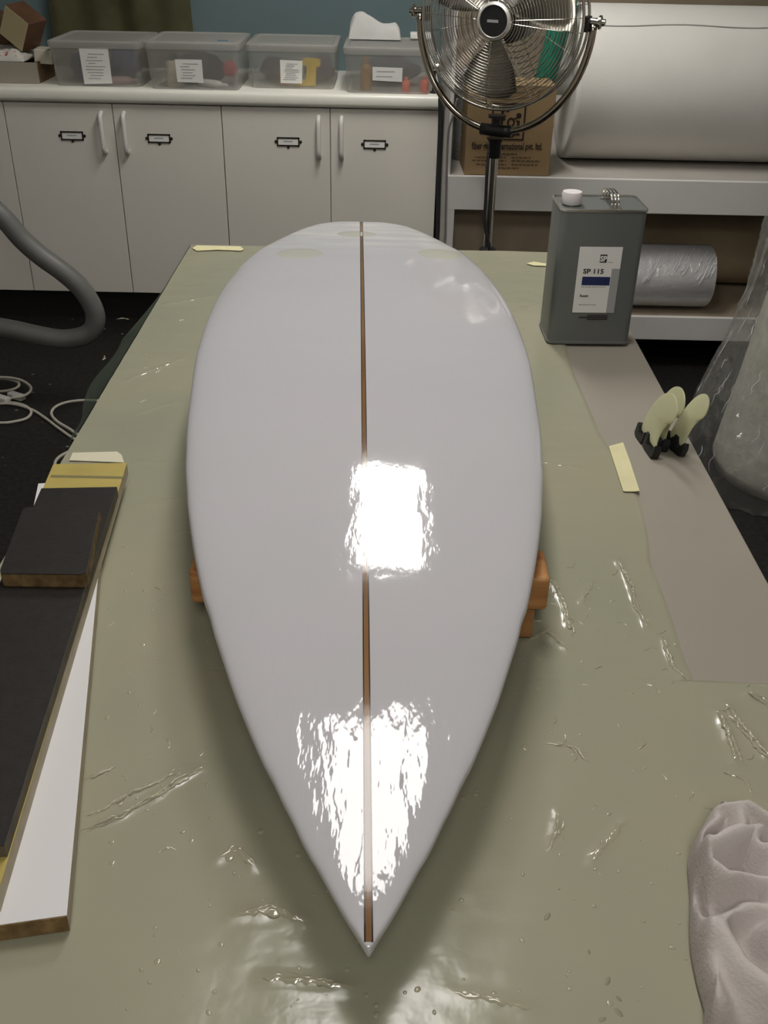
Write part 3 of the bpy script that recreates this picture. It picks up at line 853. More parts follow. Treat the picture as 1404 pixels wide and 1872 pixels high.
# ================================================================== CABINETS
DW = .4293; XE = .184; ZD0, ZD1 = .131, .897
M_frame = mat('bronze_holder', (.035, .028, .022), .45, metal=.5)
M_handle = mat('white_handle', (.70, .68, .64), .3)
cab_info = [(-1, 0, 'white two-door cabinet below the box with yellow tools, at the end of the bench'),
            (-3, -2, 'white two-door cabinet below the wide storage boxes, behind the grey hose'),
            (-5, -4, 'white cabinet beside the two-door one, below the wooden tray, mostly behind the hose')]
holders = {-2: None}
def cabinet(i0, label, holder_px):
    x1 = XE - DW * i0; x0 = x1 - 2 * DW
    t = thing('base_cabinet', label, 'cabinet', ((x0 + x1) / 2, YC + .28, 0), 'base cabinets along the back wall')
    box('body', (x0 + .0005, YC + .02, ZD0 - .005), (x1 - .0005, YB - .02, .903), M_door, t)
    box('plinth', (x0 + .0005, YC + .05, 0), (x1 - .0005, YC + .07, ZD0 - .005), M_plinth, t)
    for k in (0, 1):
        dx0 = x0 + DW * k; dx1 = dx0 + DW
        d = box('door', (dx0 + .0018, YC, ZD0), (dx1 - .0018, YC + .0195, ZD1), M_door, t, bev=.0012)
        hx = dx1 - .045 if k == 0 else dx0 + .045
        zt, zb = .865, .715
        hp = catmull([(hx, YC, zt), (hx, YC - .018, zt - .004), (hx, YC - .028, zt - .022), (hx, YC - .030, (zt + zb) / 2), (hx, YC - .028, zb + .022), (hx, YC - .018, zb + .004), (hx, YC, zb)], 5)
        tube('handle', hp, .0092, M_handle, d, 10)
        px = holder_px[k]
        if px:
            c = PY(*px, YC)
            bm = bmesh.new(); w, h, e = .045, .017, .005
            for lo, hi in (((-w, -h), (w, -h + e)), ((-w, h - e), (w, h)), ((-w, -h), (-w + e, h)), ((w - e, -h), (w, h))):
                add_box(bm, (c.x + lo[0], YC - .004, c.z + lo[1]), (c.x + hi[0], YC + .0004, c.z + hi[1]))
            add_lathe(bm, [(.006, 0), (.006, .003), (.002, .004)], 12, Matrix.Translation((c.x, YC, c.z - h - .003)) @ Matrix.Rotation(math.pi / 2, 4, 'X'))
            for s in (-1, 1):
                add_lathe(bm, [(.006, 0), (.006, .003), (.002, .004)], 12, Matrix.Translation((c.x + s * (w + .004), YC, c.z)) @ Matrix.Rotation(math.pi / 2, 4, 'X'))
            hd = link('label_holder', bm, M_frame, d)
            box('card', (c.x - w + e, YC - .0018, c.z - h + e), (c.x + w - e, YC - .0002, c.z + h - e), M_paper, hd)
            bm = bmesh.new(); add_box(bm, (c.x - .02, YC - .0022, c.z - .001), (c.x + .018, YC - .0016, c.z + .003)); link('card_print', bm, M_greyline, hd)
cabinet(0, cab_info[0][2], [(527, 259), (685, 264)])
cabinet(2, cab_info[1][2], [(132, 248), (291, 253)])
cabinet(4, cab_info[2][2], [None, None])
# continuous worktop with rolled front edge
CT = .955
bm = bmesh.new()
prof = [(YC - .012, .903), (YC - .020, .908), (YC - .024, .918), (YC - .024, .940), (YC - .020, .950), (YC - .010, CT), (YB - .001, CT), (YB - .001, .903)]
xa, xb = XE - 6 * DW, XE + .005
A = [bm.verts.new((xa, y, z)) for y, z in prof]; B = [bm.verts.new((xb, y, z)) for y, z in prof]
bm.faces.new(A); bm.faces.new(B)
for k in range(len(prof)): bm.faces.new((A[k], A[(k + 1) % len(prof)], B[(k + 1) % len(prof)], B[k]))
wt = link('worktop', bm, mat('white_worktop', (.82, .80, .72), .3, var=.03, vscale=3)); autosmooth(wt, 50)
tag(wt, 'long white worktop with rounded front edge over the cabinets', 'worktop')

# ------------------------------------------------------------------ storage boxes
M_tub = film_mat('frosted_plastic', (.9, .9, .9), .34, .05, .25, .15, 30, (.74, .72, .68))
M_lid = film_mat('frosted_lid', (.85, .85, .85), .62, .06, .25, .15, 30, (.74, .72, .68))
def tub(bl, br, rim_y, lab_px, label, labname, depth=.34, textw=.5, lines=8, yaw=0):
    A = PZ(*bl, CT); B = PZ(*br, CT)
    y = (A.y + B.y) / 2; y = max(y, YC + .0)
    A = PY(bl[0], bl[1], y); B = PY(br[0], br[1], y)
    x0, x1 = A.x, B.x
    zr = PY((bl[0] + br[0]) / 2, rim_y, y).z
    z0 = CT + .0005; hh = zr - z0
    cx = (x0 + x1) / 2; w = (x1 - x0) / 2
    t = thing('storage_box', label, 'storage box', (cx, y + depth / 2, z0), 'clear plastic storage boxes on the worktop')
    def ring(f, z, r=.025, n=4, ex=0):
        wx = w * (1 + .06 * f) + ex; d0 = -.015 * f - ex; d1 = depth + .012 * f + ex; pts = []
        for px_, py_, a0 in ((cx + wx - r, y + d0 + r, -90), (cx + wx - r, y + d1 - r, 0), (cx - wx + r, y + d1 - r, 90), (cx - wx + r, y + d0 + r, 180)):
            for k in range(n + 1):
                a = math.radians(a0 + 90 * k / n); pts.append((px_ + r * math.cos(a), py_ + r * math.sin(a), z))
        return pts
    def shell(name, rings, m, cap0, cap1):
        bm = bmesh.new(); R = [[bm.verts.new(p) for p in q] for q in rings]; n = len(R[0])
        for i in range(len(R) - 1):
            for k in range(n): bm.faces.new((R[i][k], R[i][(k + 1) % n], R[i + 1][(k + 1) % n], R[i + 1][k]))
        if cap0: bm.faces.new(list(reversed(R[0])))
        if cap1: bm.faces.new(R[-1])
        o = link(name, bm, m, t); autosmooth(o, 35); return o
    shell('tub', [ring(0, z0 + .006, ex=-.008), ring(0, z0), ring(0, z0 + .004), ring(.5, z0 + hh * .5), ring(.92, z0 + hh * .93)], M_tub, False, False)
    box('base', (cx - w + .012, y + .012, z0), (cx + w - .012, y + depth - .012, z0 + .0025), M_tub, t)
    lid = shell('lid', [ring(.9, z0 + hh * .90, ex=.003), ring(1, z0 + hh, ex=.005), ring(1, z0 + hh + .008, ex=.004), ring(1, z0 + hh + .010, ex=-.012), ring(1, z0 + hh + .004, ex=-.018), ring(1, z0 + hh + .005, ex=-.05)], M_lid, False, True)
    # paper label
    if lab_px:
        l = [PY(a, b_, y - .006) for a, b_ in lab_px]
        zc = sum(p.z for p in l) / 4; fr = (zc - z0) / hh
        ang = math.atan2(.015, hh)
        bm = bmesh.new()
        def fy(z): return y - .015 * ((z - z0) / hh) - .0018
        q = [Vector((p.x, fy(p.z), p.z)) for p in l]
        f_ = [bm.verts.new(p) for p in q]; b_ = [bm.verts.new(p + Vector((0, .0008, 0))) for p in q]
        bm.faces.new(f_); bm.faces.new(b_)
        for k in range(4): bm.faces.new((f_[k], f_[(k + 1) % 4], b_[(k + 1) % 4], b_[k]))
        lo = link('paper_label', bm, M_paper, t); lo['label'] = labname
        bm = bmesh.new(); rng = random.Random(int(bl[0]))
        for k in range(lines):
            v = .12 + .76 * (k + .5) / lines
            a_ = q[0].lerp(q[3], v); c_ = q[1].lerp(q[2], v)
            s0 = rng.uniform(.12, .3); s1 = rng.uniform(.5, .88)
            p0 = a_.lerp(c_, s0); p1 = a_.lerp(c_, s1)
            add_box(bm, (p0.x, p0.y - .0006, p0.z - .0012), (p1.x, p0.y - .0001, p0.z + .0012))
        link('handwriting', bm, M_greyline, lo)
    return t, (cx, y, z0, w, depth, hh)
t1, g1 = tub((104, 156), (258, 161), 80, [(145, 88), (198, 86), (205, 153), (154, 154)], 'clear storage box beside the wooden tray, with a tall handwritten label', 'tall paper label with handwriting', lines=9)
t2, g2 = tub((277, 163), (436, 168), 82, [(320, 108), (369, 109), (372, 152), (324, 150)], 'clear storage box with a square label and a blue mark on its lid', 'square paper label with handwriting', lines=6)
t3, g3 = tub((459, 160), (610, 165), 86, [(512, 109), (553, 111), (552, 153), (513, 152)], 'clear storage box holding bright yellow tools', 'paper label with a printed list', lines=9)
t4, g4 = tub((634, 171), (786, 175), 92, [(681, 122), (736, 124), (735, 150), (681, 147)], 'clear storage box nearest the fan, with two orange caps inside', 'small wide paper label', lines=2)
# blue scribble on the second lid
p = PY(407, 69, g2[1] + .10)
bm = bmesh.new(); add_box(bm, (p.x - .02, g2[1] + .09, g2[2] + g2[5] + .0052), (p.x + .02, g2[1] + .11, g2[2] + g2[5] + .0062)); link('blue_mark', bm, mat('blue_ink', (.06, .16, .30), .6), t2)
# contents
def bottle(name, cx, cy, z, r, h, c, label, cat, capc=None, lying=None):
    m = mat(name + '_%d%d%d' % tuple(int(v * 99) for v in c), c, .5)
    t = thing(name, label, cat, (cx, cy, z))
    if lying is None: M = Matrix.Translation((cx, cy, z))
    else: M = Matrix.Translation((cx, cy, z + r)) @ Matrix.Rotation(lying, 4, 'Z') @ Matrix.Rotation(math.pi / 2, 4, 'Y') @ Matrix.Translation((0, 0, -h / 2))
    lathe('bottle_body', [(r * .92, 0), (r, h * .03), (r, h * .66), (r * .8, h * .74), (r * .4, h * .8)], m, t, 16, M)
    lathe('bottle_cap', [(r * .45, h * .8), (r * .45, h * .97), (r * .38, h)], mat(name + '_cap_%d%d%d' % tuple(int(v * 99) for v in (capc or c)), capc or c, .5), t, 14, M)
def clump(name, cx, cy, z, sx, sy, sz, c, label, cat, seed):
    bm = bmesh.new(); bmesh.ops.create_icosphere(bm, subdivisions=3, radius=1)
    for v in bm.verts:
        n = 1 + .28 * noise.noise(v.co * 1.9 + Vector((seed, 0, 0))) + .10 * noise.noise(v.co * 5 + Vector((0, seed, 0)))
        q = v.co * n; v.co = Vector((cx + q.x * sx, cy + q.y * sy, z + sz + max(-.97, q.z) * sz))
    tag(link(name, bm, mat(name + '_m', c, .8, var=.3, vscale=30), None, True), label, cat)
def inside(g, u, v): return g[0] + g[3] * u, g[1] + g[4] * v, g[2] + .003
x, y, z = inside(g1, -.47, .40); clump('dark_cloth', x, y, z, .062, .075, .055, (.06, .065, .11), 'dark bluish cloth bundle left inside the box with the tall label', 'cloth', 1)
x, y, z = inside(g1, .47, .42); clump('blue_cloth', x, y, z, .062, .075, .065, (.07, .075, .15), 'navy cloth bundle right inside the box with the tall label', 'cloth', 2)
x, y, z = inside(g1, .55, .10); bottle('glue_bottle', x, y, z, .016, .11, (.35, .22, .20), 'small pinkish bottle lying inside the box with the tall label', 'bottle', lying=.3)
x, y, z = inside(g2, -.1, .45); clump('brush_bundle', x, y, z, .11, .08, .055, (.07, .065, .075), 'dark bundle inside the box with the square label', 'bundle', 3)
x, y, z = inside(g2, -.5, .16); bottle('pale_jar', x, y, z, .034, .12, (.62, .55, .42), 'cream jar inside the box with the square label', 'jar', (.05, .05, .05))
x, y, z = inside(g2, .85, .12); bottle('white_tube', x - .075, y, z, .014, .13, (.80, .78, .74), 'white tube lying inside the box with the square label', 'tube', lying=-.5)
x, y, z = inside(g2, .74, .30); clump('red_rag', x, y, z + .03, .028, .03, .03, (.55, .09, .10), 'red rag bundle inside the box with the square label', 'rag', 4)
# yellow clamp with two jaws
x, y, z = inside(g3, .36, .16)
yc = thing('yellow_clamp', 'bright yellow plastic clamp inside the third clear box', 'clamp', (x, y, z))
M_yel = mat('yellow_plastic', (.80, .55, .02), .4)
prism('clamp_frame', [(-.05, 0), (.03, 0), (.034, .07), (.05, .075), (.05, .1), (.0, .105), (-.05, .085), (-.045, .07), (-.005, .078), (-.008, .025), (-.05, .022)], -.012, .012, M_yel, yc, bev=.002, mtx=Matrix.Translation((x, y, z)) @ Matrix.Rotation(math.pi / 2, 4, 'X'))
prism('clamp_jaw', [(-.06, .0), (-.03, .0), (-.03, .018), (-.06, .018)], -.016, .016, M_yel, yc, bev=.002, mtx=Matrix.Translation((x, y, z)) @ Matrix.Rotation(math.pi / 2, 4, 'X'))
x, y, z = inside(g3, -.22, .14); bottle('orange_bottle', x, y, z, .02, .095, (.60, .28, .06), 'orange bottle beside the yellow clamp in the third clear box', 'bottle')
x, y, z = inside(g3, -.5, .5); clump('dark_tools', x, y, z, .06, .07, .045, (.09, .09, .12), 'dark tangle of tools left inside the box with yellow tools', 'tools', 5)
x, y, z = inside(g3, .6, .5); clump('purple_rag', x, y, z, .06, .07, .05, (.13, .10, .14), 'dull purple rag behind the yellow clamp', 'rag', 6)
x, y, z = inside(g4, .42, .07); bottle('orange_capped_tube', x, y, z, .016, .055, (.80, .16, .06), 'orange tube near the middle of the box nearest the fan', 'tube')
x, y, z = inside(g4, .86, .07); bottle('orange_capped_tube', x, y, z, .016, .060, (.78, .13, .06), 'orange tube in the corner of the box nearest the fan', 'tube')
x, y, z = inside(g4, .05, .60); clump('grey_cloth', x, y, z, .11, .075, .055, (.12, .125, .15), 'grey cloth pile inside the box nearest the fan', 'cloth', 8)
x, y, z = inside(g4, -.55, .2); bottle('amber_bottle', x, y, z, .022, .12, (.42, .22, .05), 'amber bottle inside the box nearest the fan', 'bottle')

# crumpled white towel on the fourth box and small white thing beside it
def crumple(name, corners, z0, hfun, m, label, cat, n=40):
    bm = bmesh.new(); A, B, C, D = [Vector(c) for c in corners]; g = []
    for j in range(n + 1):
        row = []
        for i in range(n + 1):
            p = A.lerp(B, i / n).lerp(D.lerp(C, i / n), j / n)
            row.append(bm.verts.new((p.x, p.y, z0 + hfun(i / n, j / n))))
        g.append(row)
    for j in range(n):
        for i in range(n): bm.faces.new((g[j][i], g[j][i + 1], g[j + 1][i + 1], g[j + 1][i]))
    low = {}
    bd = [e for e in bm.edges if len(e.link_faces) == 1]
    r = bmesh.ops.extrude_edge_only(bm, edges=bd)
    for v in r['geom']:
        if isinstance(v, bmesh.types.BMVert): v.co.z = z0
    o = link(name, bm, m, None, True); tag(o, label, cat); return o
zl = g4[2] + g4[5] + .0105
a = PY(637, 58, g4[1] + .24); c = PY(733, 60, g4[1] + .24)
def twl(u, v):
    e = min(1, min(u, 1 - u) * 9) * min(1, min(v, 1 - v) * 6)
    return (.004 + (.062 + .022 * noise.noise(Vector((u * 4, v * 3, 2))) + .02 * math.sin(u * 5 + .8)) * e ** .4)
crumple('paper_towel', [(a.x, g4[1] + .24, 0), (c.x, g4[1] + .24, 0), (c.x, g4[1] + .345, 0), (a.x, g4[1] + .345, 0)], zl, twl,
        mat('white_tissue', (.66, .65, .63), .9, var=.1, vscale=20), 'crumpled white paper towel on the lid of the box nearest the fan', 'paper towel')
a = PY(750, 60, g4[1] + .30)
pk = box('white_packet', (a.x, g4[1] + .28, zl), (a.x + .085, g4[1] + .345, zl + .022), M_paper, None, bev=.004); tag(pk, 'flat white packet on the box lid beside the paper towel', 'packet')

# ------------------------------------------------------------------ clutter at the left end of the worktop
YT = 4.26
a = PY(-40, 155, YT); bb = PY(72, 153, YT); top = PY(60, 115, YT)
tray = thing('wooden_tray', 'shallow grey-fronted wooden tray at the left end of the worktop', 'tray', ((a.x + bb.x) / 2, YT + .1, CT))
hz_ = top.z - CT
M_trayw = mat('tray_brown', (.17, .105, .045), .7, var=.3, vscale=12)
M_trayf = mat('tray_grey_front', (.34, .30, .25), .5, var=.1, vscale=6)
z0 = CT + .0005
box('front_panel', (a.x, YT, z0), (bb.x, YT + .010, z0 + hz_), M_trayf, tray, bev=.001)
box('back_panel', (a.x, YT + .21, z0), (bb.x, YT + .22, z0 + hz_), M_trayw, tray)
box('side_panel', (bb.x - .010, YT + .010, z0), (bb.x, YT + .21, z0 + hz_), M_trayw, tray)
box('side_panel', (a.x, YT + .010, z0), (a.x + .010, YT + .21, z0 + hz_), M_trayw, tray)
box('bottom_panel', (a.x + .010, YT + .010, z0), (bb.x - .010, YT + .21, z0 + .008), M_trayw, tray)
zt = z0 + hz_
# printed plastic bag on the tray
a2 = PY(-30, 112, YT + .02); c2 = PY(44, 112, YT + .02)
def bagf(u, v):
    e = min(1, min(u, 1 - u) * 7) * min(1, min(v, 1 - v) * 7)
    return .002 + (.034 + .012 * noise.noise(Vector((u * 5, v * 5, 9)))) * e ** .5
pbm = bpy.data.materials.new('printed_bag'); pbm.use_nodes = True
nt = pbm.node_tree; bq = nt.nodes['Principled BSDF']; tcx = nt.nodes.new('ShaderNodeTexCoord'); wv = nt.nodes.new('ShaderNodeTexNoise'); wv.inputs['Scale'].default_value = 40
rx = nt.nodes.new('ShaderNodeValToRGB'); rx.color_ramp.elements[0].position = .63; rx.color_ramp.elements[0].color = (.62, .60, .55, 1); rx.color_ramp.elements[1].position = .68; rx.color_ramp.elements[1].color = (.45, .06, .06, 1)
nt.links.new(tcx.outputs['Object'], wv.inputs['Vector']); nt.links.new(wv.outputs['Fac'], rx.inputs[0]); nt.links.new(rx.outputs[0], bq.inputs['Base Color']); bq.inputs['Roughness'].default_value = .35
crumple('plastic_bag', [(a2.x, YT + .014, 0), (c2.x, YT + .014, 0), (c2.x, YT + .20, 0), (a2.x, YT + .20, 0)], zt + .0008, bagf, pbm, 'crumpled white plastic bag with red print lying on the wooden tray', 'bag')
# cream carton leaning between tray and box, wooden blocks above
def tilted(name, px, py, Y, half, rots, m, label, cat, face=None, bev=.003):
    c = PY(px, py, Y)
    M = Matrix.Translation(c) @ Matrix.Rotation(rots[2], 4, 'Z') @ Matrix.Rotation(rots[1], 4, 'Y') @ Matrix.Rotation(rots[0], 4, 'X')
    t = thing(name, label, cat, (c.x, c.y, c.z - half[2]))
    box('block_body', (-half[0], -half[1], -half[2]), half, m, t, bev=bev, mtx=M)
    if face: box('pale_face', (-half[0] * .96, -half[1] - .002, -half[2] * .96), (half[0] * .96, -half[1] + .001, half[2] * .96), face, t, mtx=M)
    return t
M_block = mat('sanding_block_brown', (.13, .062, .03), .7, var=.3, vscale=15)
tilted('small_carton', 83, 101, YT + .10, (.034, .05, .026), (0, .06, .1), mat('cream_card', (.52, .48, .39), .8), 'small cream carton wedged against the first storage box', 'carton')
tilted('sanding_block', 42, 48, YT + .10, (.060, .05, .062), (0.1, .55, -.40), M_block, 'brown wooden sanding block with a cream face, tilted on the clutter', 'sanding block', mat('cream_face', (.55, .47, .27), .7))
tilted('sanding_block', -10, 46, YT + .24, (.085, .045, .055), (0, .30, -.1), M_dark_wood, 'dark brown wooden block behind the cream-faced sanding block', 'sanding block')

# khaki cloth hanging on the back wall
def khaki():
    bm = bmesh.new(); rows = []
    zt_, zb_ = 1.75, CT + .002
    for j in range(31):
        f = j / 30; row = []
        for i in range(61):
            u = i / 60
            l = PY(100, 40, YB - .05).x - .02 * f; r = PY(338, 20, YB - .05).x + .03 * f
            x = l + (r - l) * u
            d = .022 + .014 * math.sin(u * 22 + .6 * math.sin(f * 3)) + .012 * math.sin(u * 9 + 1) + .006 * noise.noise(Vector((u * 6, f * 4, 0)))
            row.append(bm.verts.new((x, YB - .012 - d, zt_ + (zb_ - zt_) * f)))
        rows.append(row)
    for j in range(30):
        for i in range(60): bm.faces.new((rows[j][i], rows[j][i + 1], rows[j + 1][i + 1], rows[j + 1][i]))
    bmesh.ops.solidify(bm, geom=bm.faces[:], thickness=.003)
    tag(link('hanging_cloth', bm, mat('khaki_cloth', (.20, .185, .095), .9, var=.3, vscale=8), None, True), 'khaki cloth hanging in folds against the teal wall', 'cloth')
khaki()

# ================================================================== STORAGE RACK (right)
YR = 3.80
zs = PY(1100, 328, YR).z
zs0 = PY(1250, 392, YR).z
M_rack = mat('grey_white_rack', (.74, .715, .695), .6, var=.05, vscale=4)
M_rackback = mat('brown_rack_back', (.36, .295, .215), .8, var=.25, vscale=5)
rx0 = .0572 * YR; rx1 = XR - .05
rack = thing('storage_rack', 'wide pale storage rack with deep shelves beside the cabinets', 'rack', ((rx0 + rx1) / 2, YR + .3, 0))
box('shelf_board', (rx0, YR + .02, zs - .03), (rx1, YB - .03, zs), mat('shelf_board_pale', (.50, .47, .43), .6, var=.1, vscale=4), rack)
box('front_rail', (rx0 - .012, YR, zs0), (rx1, YR + .02, zs + .001), M_rack, rack, bev=.002)
zl1 = PY(1200, 580, YR).z; zl0 = PY(1200, 621, YR).z
box('shelf_board', (rx0, YR + .02, zl1 - .03), (rx1, YB - .03, zl1), M_rackback, rack)
box('front_rail', (rx0 - .012, YR, zl0), (rx1, YR + .02, zl1 + .001), M_rack, rack, bev=.002)
box('side_panel', (rx0 - .012, YR + .02, 0), (rx0, YB - .03, 1.30), M_rack, rack)
box('upright', (rx0 - .012, YR, 0), (rx0 + .022, YR + .02, zs0), M_rack, rack)
box('upright', (rx1 - .04, YR, 0), (rx1, YR + .02, zs0), M_rack, rack)
box('back_panel', (rx0 - .012, YB - .03, 0), (rx1, YB - .01, 2.0), M_rackback, rack)
box('divider', (rx0, YR + .10, zl1), (PY(1085, 420, YR + .1).x, YR + .112, zs0 - .0), M_rackback, rack)

# big fibreglass roll on the rack
RR, RYC, RZC = .2755, 4.173, zs + .2755 + .0005
xl = PY(1045, 150, RYC - .15).x
roll = thing('fabric_roll', 'huge white fibreglass cloth roll lying on the upper rack shelf', 'fabric roll', (xl + .6, RYC, zs))
MX = Matrix.Translation((xl, RYC, RZC)) @ Matrix.Rotation(math.pi / 2, 4, 'Y')
M_cloth = mat('white_glass_cloth', (.78, .755, .71), .8, var=.06, vscale=5, bump=.25, bscale=120)
bm = bmesh.new(); seg = 72; rings = []
for (r, h) in [(.05, .022), (.10, .014), (.17, .012), (.235, .006), (.262, .0), (.2725, .006), (RR, .02)] + [(RR, .02 + .06 * k) for k in range(1, 25)]:
    ring = []
    for k in range(seg):
        a_ = 2 * math.pi * k / seg
        rr_ = r
        if r >= RR: rr_ = r - .0025 * abs(fbm(h * 2.2, a_ * 1.5, 3.0)) 
        # lap seam of the outermost layer
        ring.append(bm.verts.new(MX @ Vector((rr_ * math.cos(a_), rr_ * math.sin(a_), h))))
    rings.append(ring)
for i in range(len(rings) - 1):
    for k in range(seg): bm.faces.new((rings[i][k], rings[i][(k + 1) % seg], rings[i + 1][(k + 1) % seg], rings[i + 1][k]))
bm.faces.new(rings[-1]); bm.faces.new(list(reversed(rings[0])))
link('rolled_cloth', bm, M_cloth, roll, True)
lathe('core_tube', [(.046, .03), (.046, -.055), (.038, -.055), (.038, .0)], mat('core_white', (.60, .59, .56), .5), roll, 28, MX, cap=False)
# loose outer edge: lap line along the roll
pl = []
for k in range(25):
    x = xl + .02 + k * .06
    py_ = 48 + (k / 24) * 10 + 3 * math.sin(k * .9)
    v = ray(1060, py_); ang = math.radians(128 - k * .10 + 1.2 * math.sin(k * .8))
    pl.append((x, RYC + (RR + .001) * math.cos(ang), RZC + (RR + .001) * math.sin(ang)))
tube('lap_edge', pl, .0022, mat('lap_edge_grey', (.40, .385, .36), .8), roll, 6)

# cardboard box
a = PZ(850, 323, zs); YCB = YR + .025
a = PY(848, 322, YCB); bb = PY(1003, 326, YCB); tp = PY(1003, 158, YCB)
cb = thing('cardboard_box', 'brown cardboard box printed fiber glass international on the rack shelf behind the fan', 'cardboard box', ((a.x + bb.x) / 2, YCB + .15, zs))
M_card = mat('cardboard', (.36, .245, .125), .8, var=.08, vscale=8)
zb = zs + .0008; zt = tp.z
yaw = Matrix.Translation((a.x, YCB, 0)) @ Matrix.Rotation(.03, 4, 'Z')
wB = bb.x - a.x
box('box_body', (0, 0, zb), (wB, .19, zt - .004), M_card, cb, bev=.002, mtx=yaw)
for lo, hi in (((0, 0), (wB, .094)), ((0, .096), (wB, .19))):
    box('flap', (lo[0], lo[1], zt - .0038), (hi[0], hi[1], zt), M_card, cb, mtx=yaw)
# print on the front: local x, z
FB = frame(yaw @ Vector((0, -.0003, zb)), yaw.to_3x3() @ Vector((1, 0, 0)), (0, 0, 1))
hB = zt - zb
M_print = mat('dark_brown_print', (.035, .020, .015), .8)
def onbox(px, py):
    v = ray(px, py); n = FB.col[2].to_3d(); tt = (FB.translation - Vector((0, 0, CAMH))).dot(n) / v.dot(n)
    q = FB.inverted() @ (Vector((0, 0, CAMH)) + v * tt); return q.x, q.y
lx0, ly1 = onbox(906, 188); lx1, ly0 = onbox(957, 257)
bm = bmesh.new(); e = .006
for u0, v0, u1, v1 in ((lx0 - .01, ly0, lx1, ly0 + e), (lx0 - .01, ly1 - e, lx1, ly1), (lx1 - e, ly0, lx1, ly1), (lx0 - .01, ly0, lx0 - .01 + e, ly1)):
    add_box(bm, (u0, v0, 0), (u1, v1, .0008), mtx=FB)
link('logo_frame', bm, M_print, cb)
def ringg(bm, cx, cy, r0, r1, a0=0, a1=360, n=24, sx=1.0):
    vs = []
    for k in range(n + 1):
        a_ = math.radians(a0 + (a1 - a0) * k / n)
        vs.append((bm.verts.new(FB @ Vector((cx + r0 * sx * math.cos(a_), cy + r0 * math.sin(a_), .0008))), bm.verts.new(FB @ Vector((cx + r1 * sx * math.cos(a_), cy + r1 * math.sin(a_), .0008)))))
    for k in range(n): bm.faces.new((vs[k][0], vs[k][1], vs[k + 1][1], vs[k + 1][0]))
bm = bmesh.new()
gx, gy = onbox(934, 224); u = (ly1 - ly0) / 70.0
ringg(bm, gx, gy, 5.0 * u, 9.5 * u, sx=.85)                         # g: bowl
ringg(bm, gx + 1 * u, gy - 20 * u, 4.5 * u, 8.5 * u, sx=1.25)        # g: lower loop
add_box(bm, (gx - 8 * u, gy - 13.5 * u, 0), (gx + 8 * u, gy - 9.5 * u, .0008), mtx=FB)
add_box(bm, (gx + 6 * u, gy + 6 * u, 0), (gx + 11 * u, gy + 9.5 * u, .0008), mtx=FB)
ix, iy = onbox(947, 232)
add_box(bm, (ix - 2.6 * u, iy - 16 * u, 0), (ix + 2.6 * u, iy + 12 * u, .0008), mtx=FB)   # i
add_box(bm, (ix - 5 * u, iy + 9 * u, 0), (ix, iy + 12 * u, .0008), mtx=FB); add_box(bm, (ix - 5 * u, iy - 16 * u, 0), (ix + 5 * u, iy - 13.5 * u, .0008), mtx=FB)
ringg(bm, ix, iy + 21 * u, 0.01 * u, 5.2 * u)
fxx, fyy = onbox(917, 226)
add_box(bm, (fxx - 2.6 * u, fyy - 20 * u, 0), (fxx + 2.6 * u, fyy + 20 * u, .0008), mtx=FB)  # f
add_box(bm, (fxx - 7 * u, fyy + 6 * u, 0), (fxx + 7 * u, fyy + 9.5 * u, .0008), mtx=FB)
ringg(bm, fxx + 6 * u, fyy + 20 * u, 3.6 * u, 8.6 * u, 20, 180, 14)
link('logo_letters', bm, M_print, cb)
nx0, nz0 = onbox(862, 272); nx1, _ = onbox(991, 272)
tm = text_mesh('company_name', 'fiber glass international pvt. ltd.', .034, M_print, cb, FB @ Matrix.Translation((nx0, nz0, .0009)), 'LEFT', 0, 1.0, .0007)
# fit the words to the printed width
inv = FB.inverted(); wx = [(inv @ v.co).x for v in tm.data.vertices]; wid = max(wx) - min(wx)
tm.data.transform(FB @ Matrix.Translation((nx0, 0, 0)) @ Matrix.Diagonal(((nx1 - nx0) / wid, 1, 1, 1)) @ Matrix.Translation((-nx0, 0, 0)) @ inv)
bm = bmesh.new(); rng = random.Random(3)
for (p0, p1) in (((905, 281), (945, 281)), ((868, 287), (925, 287)), ((935, 288), (970, 288)), ((863, 293), (925, 294)), ((935, 294), (988, 296)), ((870, 300), (925, 300)), ((935, 301), (982, 302)), ((908, 307), (948, 307))):
    u0, v0 = onbox(*p0); u1, _ = onbox(*p1); xx = u0
    while xx < u1:
        l = rng.uniform(.006, .016); add_box(bm, (xx, v0 - .0022, 0), (min(u1, xx + l), v0 + .0022, .0007), mtx=FB); xx += l + .004
link('address_lines', bm, mat('faded_print', (.12, .075, .04), .8), cb)

# wrapped bundle left of the carton, and green roll behind it
YW = YR + .23
c = PY(846, 288, YW)
wb = thing('wrapped_bundle', 'grey plastic-wrapped bundle standing left of the cardboard box', 'bundle', (c.x, YW + .06, zs))
prof = [(.028, 0), (.035, .01), (.034, .08), (.036, .16), (.034, .24), (.035, .30), (.028, .33), (.010, .335)]
bm = bmesh.new(); add_lathe(bm, [(r_, h_ + zs + .0008) for r_, h_ in prof], 28, Matrix.Translation((c.x - .004, YW + .06, 0)))
for v in bm.verts:
    n = noise.noise(v.co * 22) * .004; v.co.x += n; v.co.y += n
link('bundle_core', bm, mat('grey_bundle', (.30, .31, .30), .5, var=.3, vscale=20, stretch=(1, 1, 8)), wb, True)
bm = bmesh.new(); add_lathe(bm, [(r_ + .006, h_ + zs + .0008) for r_, h_ in prof], 28, Matrix.Translation((c.x - .004, YW + .06, 0)))
for v in bm.verts:
    n = noise.noise(v.co * 35) * .005; v.co.x += n; v.co.y += n
link('plastic_wrap', bm, film_mat('clear_wrap', (.9, .9, .9), .12, .14, .12, .9, 60), wb, True)
YG = YR + .262
gt = PY(1010, 35, YG); 
gx = PY(1008, 100, YG).x
